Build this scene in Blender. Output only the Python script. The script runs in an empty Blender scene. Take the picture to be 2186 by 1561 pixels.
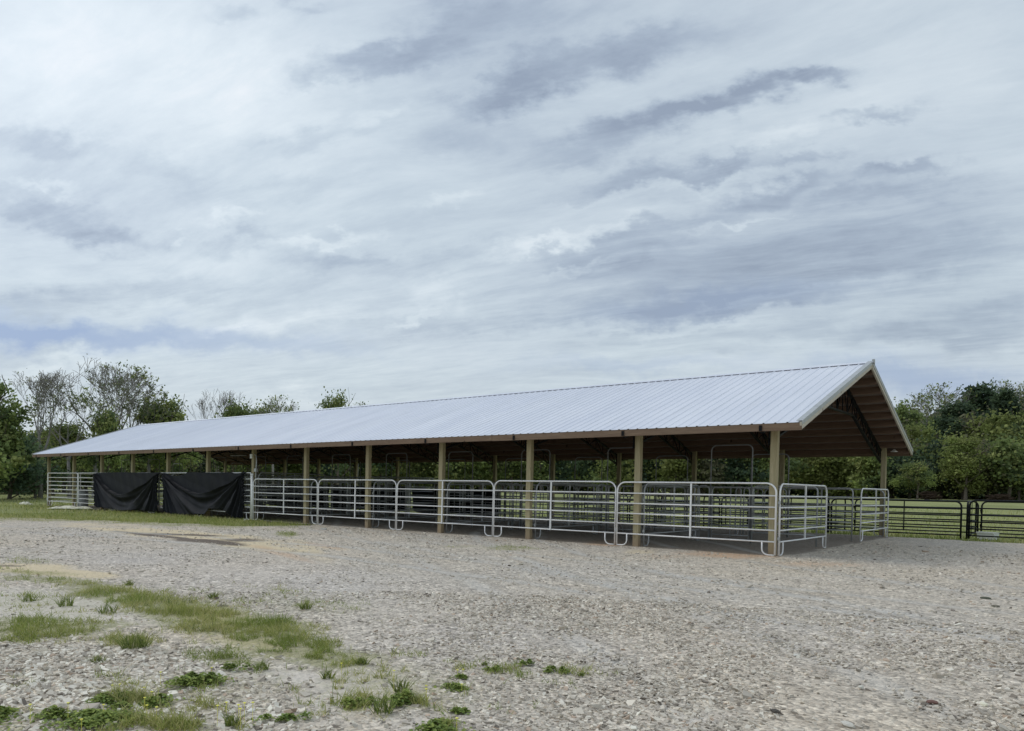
import bpy, math, random
import numpy as np
from mathutils import Vector, Matrix
R = math.radians
sc = bpy.context.scene
col = sc.collection

# ------------------------------------------------------------------ camera
CAM = np.array([5.036, -16.835, 1.31]); F, CX, CY, YAW, PIT, ROL = 1611.1, 878.6, 1073.5, -0.736, -0.02, 0.017
fw = np.array([math.sin(YAW)*math.cos(PIT), math.cos(YAW)*math.cos(PIT), math.sin(PIT)])
r0 = np.array([math.cos(YAW), -math.sin(YAW), 0.0]); u0 = np.cross(r0, fw)
rt = r0*math.cos(ROL)+u0*math.sin(ROL); up = -r0*math.sin(ROL)+u0*math.cos(ROL)
cd = bpy.data.cameras.new('camera'); cam = bpy.data.objects.new('camera', cd); col.objects.link(cam)
cam.matrix_world = Matrix(((rt[0], up[0], -fw[0], CAM[0]), (rt[1], up[1], -fw[1], CAM[1]), (rt[2], up[2], -fw[2], CAM[2]), (0, 0, 0, 1)))
cd.sensor_width = 36; cd.lens = F/2186*36; cd.shift_x = (1093-CX)/2186; cd.shift_y = (CY-780.5)/2186
cd.clip_start = 0.1; cd.clip_end = 5000
sc.camera = cam

# ------------------------------------------------------------------ node helpers
class NT:
    def __init__(s, nt): s.nt = nt; s.nt.nodes.clear()
    def n(s, t, **k):
        x = s.nt.nodes.new(t)
        for a, b in k.items(): setattr(x, a, b)
        return x
    def put(s, sock, v):
        if hasattr(v, 'is_output'): s.nt.links.new(v, sock)
        elif v is not None: sock.default_value = v
    def m(s, op, a, b=None, c=None, clamp=False):
        x = s.n('ShaderNodeMath', operation=op, use_clamp=clamp)
        s.put(x.inputs[0], a); s.put(x.inputs[1], b); s.put(x.inputs[2], c); return x.outputs[0]
    def v(s, op, a, b=None, sc_=None):
        x = s.n('ShaderNodeVectorMath', operation=op)
        s.put(x.inputs[0], a); s.put(x.inputs[1], b)
        if sc_ is not None: s.put(x.inputs['Scale'], sc_)
        return x.outputs['Value'] if op in ('DOT_PRODUCT', 'LENGTH') else x.outputs[0]
    def xyz(s, a, b, c=0.0):
        x = s.n('ShaderNodeCombineXYZ'); s.put(x.inputs[0], a); s.put(x.inputs[1], b); s.put(x.inputs[2], c); return x.outputs[0]
    def noise(s, vec, scale, detail=4, rough=.5, dist=0.0, out=0):
        x = s.n('ShaderNodeTexNoise'); s.put(x.inputs['Vector'], vec); x.inputs['Scale'].default_value = scale
        x.inputs['Detail'].default_value = detail; x.inputs['Roughness'].default_value = rough; x.inputs['Distortion'].default_value = dist
        return x.outputs[out]
    def vor(s, vec, scale, feature='F1', out='Distance', rnd=1.0):
        x = s.n('ShaderNodeTexVoronoi', feature=feature); s.put(x.inputs['Vector'], vec); x.inputs['Scale'].default_value = scale
        x.inputs['Randomness'].default_value = rnd
        return x.outputs[out]
    def ramp(s, f, stops, interp='LINEAR'):
        x = s.n('ShaderNodeValToRGB'); s.put(x.inputs[0], f); cr = x.color_ramp; cr.interpolation = interp
        while len(cr.elements) < len(stops): cr.elements.new(.5)
        for e, (p, c) in zip(cr.elements, stops):
            e.position = p; e.color = (c, c, c, 1) if isinstance(c, (int, float)) else (*c, 1)
        return x.outputs[0]
    def mix(s, f, a, b, blend='MIX'):
        x = s.n('ShaderNodeMix', data_type='RGBA', blend_type=blend)
        s.put(x.inputs[0], f)
        for i, q in ((6, a), (7, b)):
            s.put(x.inputs[i], (*q, 1) if isinstance(q, tuple) and len(q) == 3 else q)
        return x.outputs[2]

# ------------------------------------------------------------------ overcast sky
SUN_EL, SUN_AZ = R(48), math.atan2(-0.85, -0.35)      # light comes from the upper left
w = bpy.data.worlds.new('World'); sc.world = w; w.use_nodes = True
def build_world():
    N = NT(w.node_tree)
    d = N.n('ShaderNodeTexCoord').outputs['Generated']
    sk = N.n('ShaderNodeTexSky', sky_type='NISHITA'); sk.sun_disc = False
    sk.sun_elevation = SUN_EL; sk.sun_rotation = SUN_AZ; sk.air_density = 1.5; sk.dust_density = 2
    # heading frame of the cloud field (a compass bearing, level)
    H = (math.sin(YAW), math.cos(YAW), 0.0); Rg = (math.cos(YAW), -math.sin(YAW), 0.0)
    dh = N.v('DOT_PRODUCT', d, H); dr = N.v('DOT_PRODUCT', d, Rg); dz = N.v('DOT_PRODUCT', d, (0, 0, 1.0))
    dhc = N.m('MAXIMUM', dh, 0.12)
    u = N.m('DIVIDE', dr, dhc); v = N.m('DIVIDE', dz, dhc)
    # flat cloud deck, streaks drawn out along the wind
    a = R(-103); wx = (math.sin(a), math.cos(a), 0.0); wy = (math.cos(a), -math.sin(a), 0.0)
    zz = N.m('ADD', N.m('MAXIMUM', dz, 0.0), 0.10)
    px = N.m('DIVIDE', N.v('DOT_PRODUCT', d, wx), zz); py = N.m('DIVIDE', N.v('DOT_PRODUCT', d, wy), zz)
    wob = N.noise(N.xyz(px, py, 3.3), .7, 3, .5)
    py2 = N.m('ADD', py, N.m('MULTIPLY', N.m('SUBTRACT', wob, .5), .6))
    deck = N.xyz(N.m('MULTIPLY', px, .55), N.m('MULTIPLY', py2, 2.0), 0.0)
    n1 = N.noise(deck, .75, 8, .6, .1)
    n2 = N.noise(N.xyz(N.m('MULTIPLY', px, 1.5), N.m('MULTIPLY', py2, 4.2), 7.0), 1.0, 7, .66, .1)
    n3 = N.noise(N.xyz(N.m('MULTIPLY', px, 2.2), N.m('MULTIPLY', py2, 4.6), 31.0), 2.0, 6, .66, .05)
    n4 = N.noise(N.xyz(N.m('MULTIPLY', px, 1.0), N.m('MULTIPLY', py2, 3.4), 47.0), 1.5, 6, .62, .1)
    big = N.noise(N.xyz(N.m('MULTIPLY', px, .5), N.m('MULTIPLY', py, .7), 11.0), .6, 2, .5)
    # warped tangent coordinates for the individual cloud bands
    uv = N.xyz(u, N.m('MULTIPLY', v, 1.6), 0.0)
    w1 = N.noise(uv, 6.0, 5, .6, 0, 1)
    w2 = N.noise(uv, 22.0, 4, .6, 0, 1)
    wsum = N.v('ADD', N.v('SCALE', N.v('SUBTRACT', w1, (.5, .5, .5)), sc_=.13), N.v('SCALE', N.v('SUBTRACT', w2, (.5, .5, .5)), sc_=.085))
    wsum = N.v('MULTIPLY', wsum, (1.0, .62, 0.0))
    p = N.v('ADD', N.xyz(u, v, 0.0), wsum)
    front = N.m('MULTIPLY', N.m('SUBTRACT', dh, .1), 6.0, clamp=True)
    def band(x, y, L, W, ang):
        # bearing / height of the band centre seen from the yard
        c = fw + rt*(x-CX)/F + up*(CY-y)/F
        cu = float(c@np.array(Rg)/(c@np.array(H))); cv = float(c[2]/(c@np.array(H)))
        L /= F; W /= F; ca, sa = math.cos(R(ang-1)), math.sin(R(ang-1))
        A = (ca/L, sa/L, 0.0); B = (-sa/W, ca/W, 0.0)
        s1 = N.m('ADD', N.v('DOT_PRODUCT', p, A), -(A[0]*cu+A[1]*cv))
        s2 = N.m('ADD', N.v('DOT_PRODUCT', p, B), -(B[0]*cu+B[1]*cv))
        q = N.m('MULTIPLY_ADD', s1, s1, N.m('MULTIPLY', s2, s2))
        return N.m('EXPONENT', N.m('MULTIPLY', N.m('POWER', q, 1.3), -1.0))
    dark = [(1000,130,380,110,14,.12),(120,430,260,110,-4,.22),(1750,560,420,170,8,.08),(790,125,165,36,15,.8),(1010,70,230,62,14,.5),(700,170,80,20,10,.35),(1250,140,260,44,17,.85),(1080,195,120,30,12,.5),
            (1570,205,220,27,14,.9),(1300,290,230,44,19,.62),(1730,170,60,18,10,.5),(1870,247,95,13,11,.75),(1440,365,220,32,14,.66),(1560,330,60,22,25,.5),
            (1720,335,90,14,8,.55),(1650,398,170,24,12,.62),(1950,365,110,17,10,.7),(1850,420,260,26,9,.62),(1400,480,240,26,17,.55),
            (1300,545,150,20,12,.45),(1650,500,420,45,9,.55),(1560,600,420,60,7,.66),(1480,650,260,30,5,.55),(1950,540,260,50,7,.5),(2080,690,200,60,3,.5),
            (90,300,170,26,-2,.42),(360,365,100,36,-4,.34),(110,470,150,38,-9,.6),(250,500,110,22,4,.42),(520,512,85,22,8,.58),(735,545,120,22,8,.55),
            (680,285,160,26,12,.4),(980,300,150,46,12,.42),(620,400,160,30,6,.22),(500,30,50,22,-12,.4),(650,12,40,14,0,.35),(330,620,260,30,2,.38),
            (80,640,160,24,0,.36),(900,560,260,26,10,.3),(1000,690,300,22,6,.3),(1700,720,400,26,4,.3)]
    lite = [(180,120,430,190,0,.55),(560,200,190,150,0,.42),(690,497,95,12,14,.6),(505,462,60,12,8,.45),(390,495,30,8,20,.4),(1270,490,170,13,15,.45),
            (1120,525,120,14,14,.5),(930,630,70,30,20,.45),(870,690,50,10,25,.5),(950,440,60,14,20,.35),(1420,395,200,12,13,.5),(1560,470,120,8,10,.45),
            (1950,170,260,100,14,.25),(1700,280,200,20,12,.4),(470,700,70,14,22,.42),(90,400,80,12,-8,.45),(800,250,90,14,15,.35),
            (640,865,120,26,0,.5),(1250,560,110,10,16,.5),(200,770,170,14,10,.45),(1640,640,200,10,12,.3),(1500,690,260,10,8,.28),(600,680,200,20,4,.25)]
    blue = [(220,722,330,36,1,.95),(40,690,140,40,-6,.75),(1950,812,240,46,0,.8),(1540,640,260,34,7,.38),(1350,775,240,18,2,.35),(640,740,160,20,0,.3)]
    def tot(L):
        o = None
        for *g, amp in L:
            b = band(*g)
            o = N.m('MULTIPLY', b, amp) if o is None else N.m('MULTIPLY_ADD', b, amp, o)
        return N.m('MULTIPLY', o, front)
    D, Lt, Bl = tot(dark), tot(lite), tot(blue)
    rag = N.m('MULTIPLY_ADD', N.m('SUBTRACT', n2, .5), 2.2, 1.0)
    t = N.m('MULTIPLY', N.m('MULTIPLY', D, 1.06), rag)
    t = N.m('SUBTRACT', t, N.m('MULTIPLY', Lt, .85))
    t = N.m('ADD', t, N.m('MULTIPLY', N.m('SUBTRACT', n1, .5), 1.0))
    t = N.m('ADD', t, N.m('MULTIPLY', N.m('SUBTRACT', n2, .5), .6))
    t = N.m('ADD', t, N.m('MULTIPLY', N.m('SUBTRACT', n3, .5), .75))
    t = N.m('ADD', t, N.m('MULTIPLY', N.ramp(n4, [(.48, 0.0), (.66, 1.0)]), .18))
    t = N.m('SUBTRACT', t, N.m('MULTIPLY', N.ramp(n4, [(.28, 1.0), (.46, 0.0)]), .16))
    t = N.m('ADD', t, N.m('MULTIPLY', N.m('SUBTRACT', big, .5), .5))
    t = N.m('MULTIPLY_ADD', t, .46, .425, clamp=True)
    c = N.ramp(t, [(0, (.85, .88, .92)), (.17, (.72, .79, .85)), (.42, (.575, .652, .73)), (.72, (.41, .48, .58)), (1, (.30, .355, .455))])
    tint = N.m('MULTIPLY', N.m('SUBTRACT', N.noise(N.xyz(px, py, 20.0), .8, 3, .5), .3), 1.0, clamp=True)
    c = N.mix(tint, c, N.mix(1.0, c, (.985, 1.012, .985), 'MULTIPLY'))
    c = N.mix(N.m('MULTIPLY', Bl, .85, clamp=True), c, (.305, .40, .60))
    # brighter behind thin cloud up to the left; greyer round the back of the sky
    glow = N.m('MULTIPLY', N.m('POWER', N.m('MAXIMUM', N.v('DOT_PRODUCT', d, (-.77, .0, .64)), 0.0), 5.0), .16)
    c = N.mix(1.0, c, N.xyz(*[N.m('ADD', glow, 1.0)]*3), 'MULTIPLY')
    cl = N.v('SCALE', c, sc_=SKY_K)
    tot_ = N.v('ADD', cl, N.v('SCALE', sk.outputs[0], sc_=.12))
    bg = N.n('ShaderNodeBackground'); N.put(bg.inputs[0], tot_); bg.inputs[1].default_value = 0.12
    o = N.n('ShaderNodeOutputWorld'); N.nt.links.new(bg.outputs[0], o.inputs[0])
SKY_K = 7.6
build_world()
sl = bpy.data.lights.new('sun', 'SUN'); sl.energy = 0.9; sl.angle = R(22); sl.color = (1, .96, .9)
so = bpy.data.objects.new('sun', sl); col.objects.link(so)
sd = Vector((-0.85*math.cos(SUN_EL), -0.35*math.cos(SUN_EL)*1.0, math.sin(SUN_EL)))
so.rotation_euler = sd.to_track_quat('Z', 'Y').to_euler(); so.location = (0, 0, 40)
vs = sc.view_settings; vs.view_transform = 'Standard'; vs.look = 'None'; vs.exposure = 0.0; vs.gamma = 1

# ------------------------------------------------------------------ survey helpers
def ray(x, y): return fw+rt*(x-CX)/F+up*(CY-y)/F
def onz(x, y, z=0.0):
    d = ray(x, y); return CAM+d*(z-CAM[2])/d[2]
def at_dist(x, y, dist):
    d = ray(x, y); h = math.hypot(d[0], d[1]); return CAM+d*dist/h
def P2px(X, Y, Z=0.0):
    qx, qy, qz = X-CAM[0], Y-CAM[1], Z-CAM[2]
    z = qx*fw[0]+qy*fw[1]+qz*fw[2]; z = np.where(z < .2, np.nan, z)
    return CX+F*(qx*rt[0]+qy*rt[1]+qz*rt[2])/z, CY-F*(qx*up[0]+qy*up[1]+qz*up[2])/z
rng = np.random.default_rng(7)
_perm = np.random.default_rng(3).random((256, 256))
def vnoise(x, y):
    xi = np.floor(x).astype(int); yi = np.floor(y).astype(int); fx = x-xi; fy = y-yi
    fx = fx*fx*(3-2*fx); fy = fy*fy*(3-2*fy)
    g = lambda i, j: _perm[(xi+i) & 255, (yi+j) & 255]
    return (g(0, 0)*(1-fx)+g(1, 0)*fx)*(1-fy)+(g(0, 1)*(1-fx)+g(1, 1)*fx)*fy
def fbm(x, y, o=4):
    s = 0; a = .5; t = 0
    for k in range(o):
        s = s+a*vnoise(x*2**k+17*k, y*2**k+31*k); t += a; a *= .55
    return s/t
def sstep(a, b, x):
    t = np.clip((x-a)/(b-a), 0, 1); return t*t*(3-2*t)

# ------------------------------------------------------------------ mesh helpers
class MB:
    def __init__(s): s.v = []; s.f = []
    def box(s, x0, x1, y0, y1, z0, z1):
        b = len(s.v); s.v += [(x, y, z) for z in (z0, z1) for y in (y0, y1) for x in (x0, x1)]
        s.f += [tuple(b+i for i in q) for q in ((0, 2, 3, 1), (4, 5, 7, 6), (0, 1, 5, 4), (2, 6, 7, 3), (0, 4, 6, 2), (1, 3, 7, 5))]; return s
    def beam(s, a, b, w_, h_, upv=(0, 0, 1)):
        a, b = Vector(a), Vector(b); d = (b-a).normalized(); sx = d.cross(Vector(upv)).normalized(); sy = sx.cross(d)
        k = len(s.v)
        for p in (a, b):
            for i, j in ((-1, -1), (1, -1), (1, 1), (-1, 1)): s.v.append(tuple(p+sx*i*w_/2+sy*j*h_/2))
        s.f += [(k, k+1, k+2, k+3), (k+7, k+6, k+5, k+4)]+[(k+i, k+4+i, k+4+(i+1) % 4, k+(i+1) % 4) for i in range(4)]; return s
    def tube(s, pts, r, n=8, cap=True):
        pts = [Vector(p) for p in pts]; rs = r if isinstance(r, (list, tuple)) else [r]*len(pts)
        prev = None; k0 = len(s.v)
        for i, p in enumerate(pts):
            d = (pts[min(i+1, len(pts)-1)]-pts[max(i-1, 0)]).normalized()
            if prev is None:
                a = Vector((0, 0, 1)) if abs(d.z) < .9 else Vector((1, 0, 0)); sx = d.cross(a).normalized()
            else: sx = (prev-d*prev.dot(d)).normalized()
            prev = sx; sy = d.cross(sx)
            for j in range(n):
                t = 2*math.pi*j/n; s.v.append(tuple(p+(sx*math.cos(t)+sy*math.sin(t))*rs[i]))
        for i in range(len(pts)-1):
            for j in range(n):
                a = k0+i*n+j; b = k0+i*n+(j+1) % n; s.f.append((a, b, b+n, a+n))
        if cap: s.f += [tuple(k0+j for j in range(n))[::-1], tuple(k0+(len(pts)-1)*n+j for j in range(n))]
        return s
    def lathe(s, prof, c=(0, 0, 0), n=20):
        k = len(s.v)
        for r, z in prof:
            for j in range(n):
                t = 2*math.pi*j/n; s.v.append((c[0]+r*math.cos(t), c[1]+r*math.sin(t), c[2]+z))
        for i in range(len(prof)-1):
            for j in range(n):
                a = k+i*n+j; b = k+i*n+(j+1) % n; s.f.append((a, b, b+n, a+n))
        return s
    def mesh(s, name, mat, smooth=False):
        me = bpy.data.meshes.new(name); me.from_pydata(s.v, [], s.f); me.materials.append(mat)
        if smooth: me.shade_smooth()
        me.update(); return me
    def build(s, name, mat, parent=None, smooth=False): return obj(name, s.mesh(name, mat, smooth), parent)
def obj(name, me, parent=None):
    o = bpy.data.objects.new(name, me); col.objects.link(o)
    if parent: o.parent = parent
    return o
def tag(o, label=None, cat=None, group=None, kind=None):
    if label: o['label'] = label
    if cat: o['category'] = cat
    if group: o['group'] = group
    if kind: o['kind'] = kind
    return o
def thing(name, loc, label, cat, group=None, rz=0):
    o = bpy.data.objects.new(name, None); col.objects.link(o); o.location = loc; o.rotation_euler = (0, 0, rz)
    o.empty_display_size = .2
    return tag(o, label, cat, group)
def copy_tree(o, parent=None):
    c = o.copy(); col.objects.link(c); c.parent = parent
    for ch in o.children: copy_tree(ch, c)
    return c
def np_mesh(name, V, Fc, mat, attrs=None, smooth=False, uv=None):
    """V (n,3), Fc (m,k) constant-size faces"""
    me = bpy.data.meshes.new(name); n, m, k = len(V), len(Fc), Fc.shape[1]
    me.vertices.add(n); me.vertices.foreach_set('co', np.ascontiguousarray(V, dtype=np.float32).ravel())
    me.loops.add(m*k); me.loops.foreach_set('vertex_index', np.ascontiguousarray(Fc, dtype=np.int32).ravel())
    me.polygons.add(m); me.polygons.foreach_set('loop_start', np.arange(0, m*k, k, dtype=np.int32))
    me.polygons.foreach_set('use_smooth', np.full(m, smooth))
    for nm, (dom, arr) in (attrs or {}).items():
        if arr.ndim == 1:
            a = me.attributes.new(nm, 'FLOAT', dom); a.data.foreach_set('value', arr.astype(np.float32))
        else:
            a = me.attributes.new(nm, 'FLOAT_COLOR', dom)
            a.data.foreach_set('color', np.concatenate([arr, np.ones((len(arr), 1))], 1).astype(np.float32).ravel())
    me.materials.append(mat); me.update(); me.validate(); return me
def words(n): return ['first', 'second', 'third', 'fourth', 'fifth', 'sixth', 'seventh', 'eighth', 'ninth', 'tenth', 'eleventh', 'twelfth', 'thirteenth'][n]

# ------------------------------------------------------------------ materials
def new_mat(name):
    m = bpy.data.materials.new(name); m.use_nodes = True; N = NT(m.node_tree)
    b = N.n('ShaderNodeBsdfPrincipled'); o = N.n('ShaderNodeOutputMaterial'); N.nt.links.new(b.outputs[0], o.inputs[0])
    return m, N, b, o
def bump(N, b, h, dist=.02, strength=1.0):
    x = N.n('ShaderNodeBump'); x.inputs['Distance'].default_value = dist; x.inputs['Strength'].default_value = strength
    N.put(x.inputs['Height'], h); N.nt.links.new(x.outputs[0], b.inputs['Normal'])
def geo_pos(N): return N.n('ShaderNodeNewGeometry').outputs['Position']
def objc(N): return N.n('ShaderNodeTexCoord').outputs['Object']
def attr(N, name, out='Fac'):
    x = N.n('ShaderNodeAttribute'); x.attribute_name = name; return x.outputs[out]

def mat_galv(name, base, metal, rough, dirt=.25):
    m, N, b, o = new_mat(name); P = geo_pos(N)
    n = N.noise(P, 9, 4, .6); n2 = N.noise(N.v('MULTIPLY', P, (1, 1, .3)), 60, 2, .5)
    c = N.mix(N.ramp(n, [(.35, 0.0), (.7, 1.0)]), tuple(x*(1-dirt) for x in base), base)
    N.put(b.inputs['Base Color'], N.mix(N.m('MULTIPLY', n2, .25), c, tuple(x*.7 for x in base)))
    b.inputs['Metallic'].default_value = metal
    N.put(b.inputs['Roughness'], N.m('MULTIPLY_ADD', n, .25, rough-.12))
    if metal < .1: b.inputs['Specular IOR Level'].default_value = .15
    return m
def mat_wood(name, c1, c2, scale=1.0, rough=.8, axis=(6, 6, .5), dirt=0.0):
    m, N, b, o = new_mat(name); P = geo_pos(N)
    rd = N.n('ShaderNodeObjectInfo').outputs['Random']
    Q = N.v('ADD', N.v('MULTIPLY', P, tuple(a*scale for a in axis)), N.xyz(N.m('MULTIPLY', rd, 37.0), N.m('MULTIPLY', rd, 91.0), N.m('MULTIPLY', rd, 13.0)))
    g = N.noise(Q, 3, 6, .65, 1.2)
    c = N.ramp(g, [(.25, c2), (.5, tuple((a+b_)/2 for a, b_ in zip(c1, c2))), (.72, c1)])
    kn = N.vor(N.v('MULTIPLY', P, (3.0, 3.0, 1.6)), 1.0)
    c = N.mix(N.ramp(kn, [(.07, 1.0), (.13, 0.0)]), c, tuple(x*.3 for x in c2))
    c = N.mix(N.m('MULTIPLY', rd, .35), c, tuple(x*.72 for x in c1))
    if dirt:
        zz = N.n('ShaderNodeSeparateXYZ'); N.put(zz.inputs[0], P)
        dn = N.m('MULTIPLY', N.ramp(N.m('ADD', zz.outputs[2], N.m('MULTIPLY', N.noise(P, 8, 3), .3)), [(.15, 1.0), (.55, 0.0)]), dirt)
        c = N.mix(dn, c, (.30, .22, .15))
    N.put(b.inputs['Base Color'], c); b.inputs['Roughness'].default_value = rough; b.inputs['Specular IOR Level'].default_value = .2
    bump(N, b, g, .004, .6); return m
M = {}
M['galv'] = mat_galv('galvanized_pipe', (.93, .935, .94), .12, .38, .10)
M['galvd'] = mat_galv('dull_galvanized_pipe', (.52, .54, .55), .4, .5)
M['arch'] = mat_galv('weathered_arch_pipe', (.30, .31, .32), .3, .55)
M['black'] = mat_galv('black_painted_pipe', (.012, .014, .016), 0.0, .45, .1)
M['steel'] = mat_galv('black_truss_steel', (.009, .009, .011), .0, .6, .1)
M['post'] = mat_wood('treated_post_wood', (.50, .435, .28), (.27, .235, .13), 1, .85, dirt=.9)
M['purlin'] = mat_wood('purlin_wood', (.225, .15, .108), (.12, .08, .056), 1, .85, (.5, 5, 5))
M['fascia'] = mat_wood('fascia_wood', (.255, .185, .13), (.14, .092, .066), 1, .85, (.5, 5, 5))
M['rake'] = mat_wood('pale_rake_wood', (.62, .58, .49), (.46, .42, .34), 1, .8, (5, .5, 5))

def mat_roof():
    m, N, b, o = new_mat('galvalume_roof'); P = objc(N)
    n = N.noise(N.v('MULTIPLY', P, (1.1, .25, .25)), 1.2, 5, .6); n2 = N.noise(P, 30, 3, .6)
    c = N.mix(N.ramp(n, [(.3, 0.0), (.75, 1.0)]), (.76, .78, .87), (.85, .865, .93))
    sx = N.n('ShaderNodeSeparateXYZ'); N.put(sx.inputs[0], P)
    wn = N.n('ShaderNodeTexWhiteNoise', noise_dimensions='1D'); N.put(wn.inputs['W'], N.m('FLOOR', N.m('DIVIDE', sx.outputs[0], .9144)))
    c = N.mix(N.m('MULTIPLY', wn.outputs[0], .16), c, (.50, .54, .62))
    stk = N.noise(N.v('MULTIPLY', P, (9, .35, .35)), 1.0, 4, .6); c = N.mix(N.ramp(stk, [(.52, 0.0), (.75, .28)]), c, (.52, .54, .56))
    N.put(b.inputs['Base Color'], N.mix(N.m('MULTIPLY', n2, .12), c, (.5, .52, .55)))
    b.inputs['Metallic'].default_value = .35
    N.put(b.inputs['Roughness'], N.m('MULTIPLY_ADD', n, .2, .28))
    bump(N, b, N.noise(N.v('MULTIPLY', P, (.6, 2.0, 1)), 1.5, 2), .01, .25)
    # underside: unpainted, dusty
    g = N.n('ShaderNodeNewGeometry').outputs['Backfacing']
    return m
M['roof'] = mat_roof()
def mat_simple(name, c, rough=.6, metal=0.0, nscale=8, var=.25, bmp=0.0, sheen=0.0, spec=.4):
    m, N, b, o = new_mat(name); P = objc(N); n = N.noise(P, nscale, 5, .6)
    N.put(b.inputs['Base Color'], N.mix(n, tuple(x*(1-var) for x in c), tuple(min(1, x*(1+var)) for x in c)))
    b.inputs['Roughness'].default_value = rough; b.inputs['Metallic'].default_value = metal
    b.inputs['Specular IOR Level'].default_value = spec
    if sheen: b.inputs['Sheen Weight'].default_value = sheen
    if bmp: bump(N, b, n, bmp)
    return m
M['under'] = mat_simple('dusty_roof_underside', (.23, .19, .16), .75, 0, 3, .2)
M['tarp'] = mat_simple('black_shade_cloth', (.0085, .0100, .0145), .6, 0, 5, .3, spec=.22)
M['white'] = mat_simple('white_plastic', (.78, .79, .78), .5, 0, 6, .08)
M['cream'] = mat_simple('cream_woven_sack', (.70, .68, .55), .7, 0, 12, .15, .01)
M['grey'] = mat_simple('grey_plastic', (.42, .44, .43), .6, 0, 6, .15)
M['red'] = mat_simple('dark_red_plastic', (.16, .012, .02), .5, 0, 6, .2)
M['conc'] = mat_simple('pale_concrete', (.55, .54, .50), .9, 0, 20, .15, .005)
M['brush'] = mat_simple('dead_brush', (.045, .032, .024), .95, 0, 5, .4, spec=.05)
M['dark'] = mat_simple('dark_fixture', (.05, .05, .05), .5)

def mat_ground_lot():
    m, N, b, o = new_mat('crushed_gravel'); P = geo_pos(N)
    Pw = N.v('ADD', P, N.v('SCALE', N.v('SUBTRACT', N.noise(P, 9, 3, .6, 0, 1), (.5, .5, .5)), sc_=.05))
    c1 = N.vor(Pw, 38, out='Color'); d1 = N.vor(Pw, 38); c2 = N.vor(Pw, 15, out='Color'); d2 = N.vor(Pw, 15)
    sep = lambda c, k: (lambda x: (N.put(x.inputs[0], c), x.outputs[k])[1])(N.n('ShaderNodeSeparateXYZ'))
    r1 = sep(c1, 0); r2 = sep(c2, 1)
    stone = N.ramp(r1, [(0, (.08, .075, .07)), (.20, (.27, .255, .24)), (.5, (.43, .415, .395)), (.82, (.56, .545, .52)), (.97, (.80, .785, .74))])
    stone = N.mix(.45, stone, N.ramp(r2, [(0, (.08, .075, .07)), (.17, (.29, .275, .255)), (.6, (.44, .425, .405)), (.93, (.62, .60, .57)), (1, (.85, .84, .8))]))
    # fine dust between
    fines = N.mix(N.noise(P, 60, 3, .7), (.36, .345, .325), (.55, .53, .50))
    mid = N.noise(P, 1.6, 5, .65); bg_ = N.noise(P, .22, 4, .6)
    c = N.mix(N.ramp(N.noise(P, .9, 5, .7), [(.36, .65), (.58, 1.0)]), fines, stone)
    # warm / cool drift over the lot
    c = N.mix(N.ramp(bg_, [(.35, 0.0), (.65, .8)]), c, N.mix(1.0, c, (1.06, 1.0, .90), 'MULTIPLY'))
    c = N.mix(N.ramp(mid, [(.3, .55), (.5, 0.0)]), c, N.mix(1.0, c, (.80, .79, .78), 'MULTIPLY'))
    cool = attr(N, 'cool'); c = N.mix(cool, c, N.mix(1.0, c, (1.0, 1.01, 1.06), 'MULTIPLY'))
    # sand, red clay, wet mud, moss / weeds
    nn = N.noise(P, 12, 5, .7)
    def m_(name, k=1.2): return N.m('MULTIPLY', N.m('ADD', attr(N, name), N.m('MULTIPLY', N.m('SUBTRACT', nn, .5), k)), 2.2, clamp=True)
    def mk(name, k=.9):
        a = attr(N, name); return N.ramp(N.m('ADD', a, N.m('MULTIPLY', N.m('SUBTRACT', nn, .5), N.m('MULTIPLY', a, k))), [(.22, 0.0), (.62, 1.0)])
    sand = N.mix(nn, (.48, .41, .29), (.66, .60, .45))
    c = N.mix(N.m('MULTIPLY', mk('sand'), .85), c, sand)
    c = N.mix(N.m('MULTIPLY', mk('clay'), .6), c, (.50, .33, .21))
    c = N.mix(N.m('MULTIPLY', mk('dust'), .8), c, N.mix(nn, (.47, .455, .44), (.54, .525, .51)))
    c = N.mix(N.m('MULTIPLY', mk('floor'), .75), c, N.mix(nn, (.13, .118, .105), (.21, .19, .17)))  # dirt floor, with the shade under the roof darkened into its colour
    mud = mk('mud', 1.4)
    c = N.mix(mud, c, (.105, .075, .05))
    c = N.mix(N.m('MULTIPLY', mk('green', 2.6), .6), c, N.mix(N.noise(P, 40, 3, .7), (.12, .15, .05), (.27, .28, .12)))
    c = N.mix(1.0, c, (1.31, 1.225, 1.12), 'MULTIPLY')
    c = N.mix(N.m('MULTIPLY', attr(N, 'track'), .85, clamp=True), c, N.mix(1.0, c, (.76, .75, .74), 'MULTIPLY'))
    c = N.mix(N.m('MULTIPLY', attr(N, 'pack'), .7, clamp=True), c, N.mix(nn, (.52, .50, .465), (.60, .58, .545)))
    N.put(b.inputs['Base Color'], c)
    N.put(b.inputs['Roughness'], N.m('MULTIPLY_ADD', mud, -.5, .9)); b.inputs['Specular IOR Level'].default_value = .25
    c = c
    h = N.m('ADD', N.m('MULTIPLY', N.m('SUBTRACT', 1.0, d1), .45), N.m('MULTIPLY', N.m('SUBTRACT', 1.0, d2), .9))
    h = N.m('MULTIPLY', N.m('ADD', h, N.m('MULTIPLY', r2, .7)), N.m('SUBTRACT', 1.0, N.m('MULTIPLY', attr(N, 'dust'), .6)))
    bump(N, b, h, .032, 1.0); return m
M['lot'] = mat_ground_lot()
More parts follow.
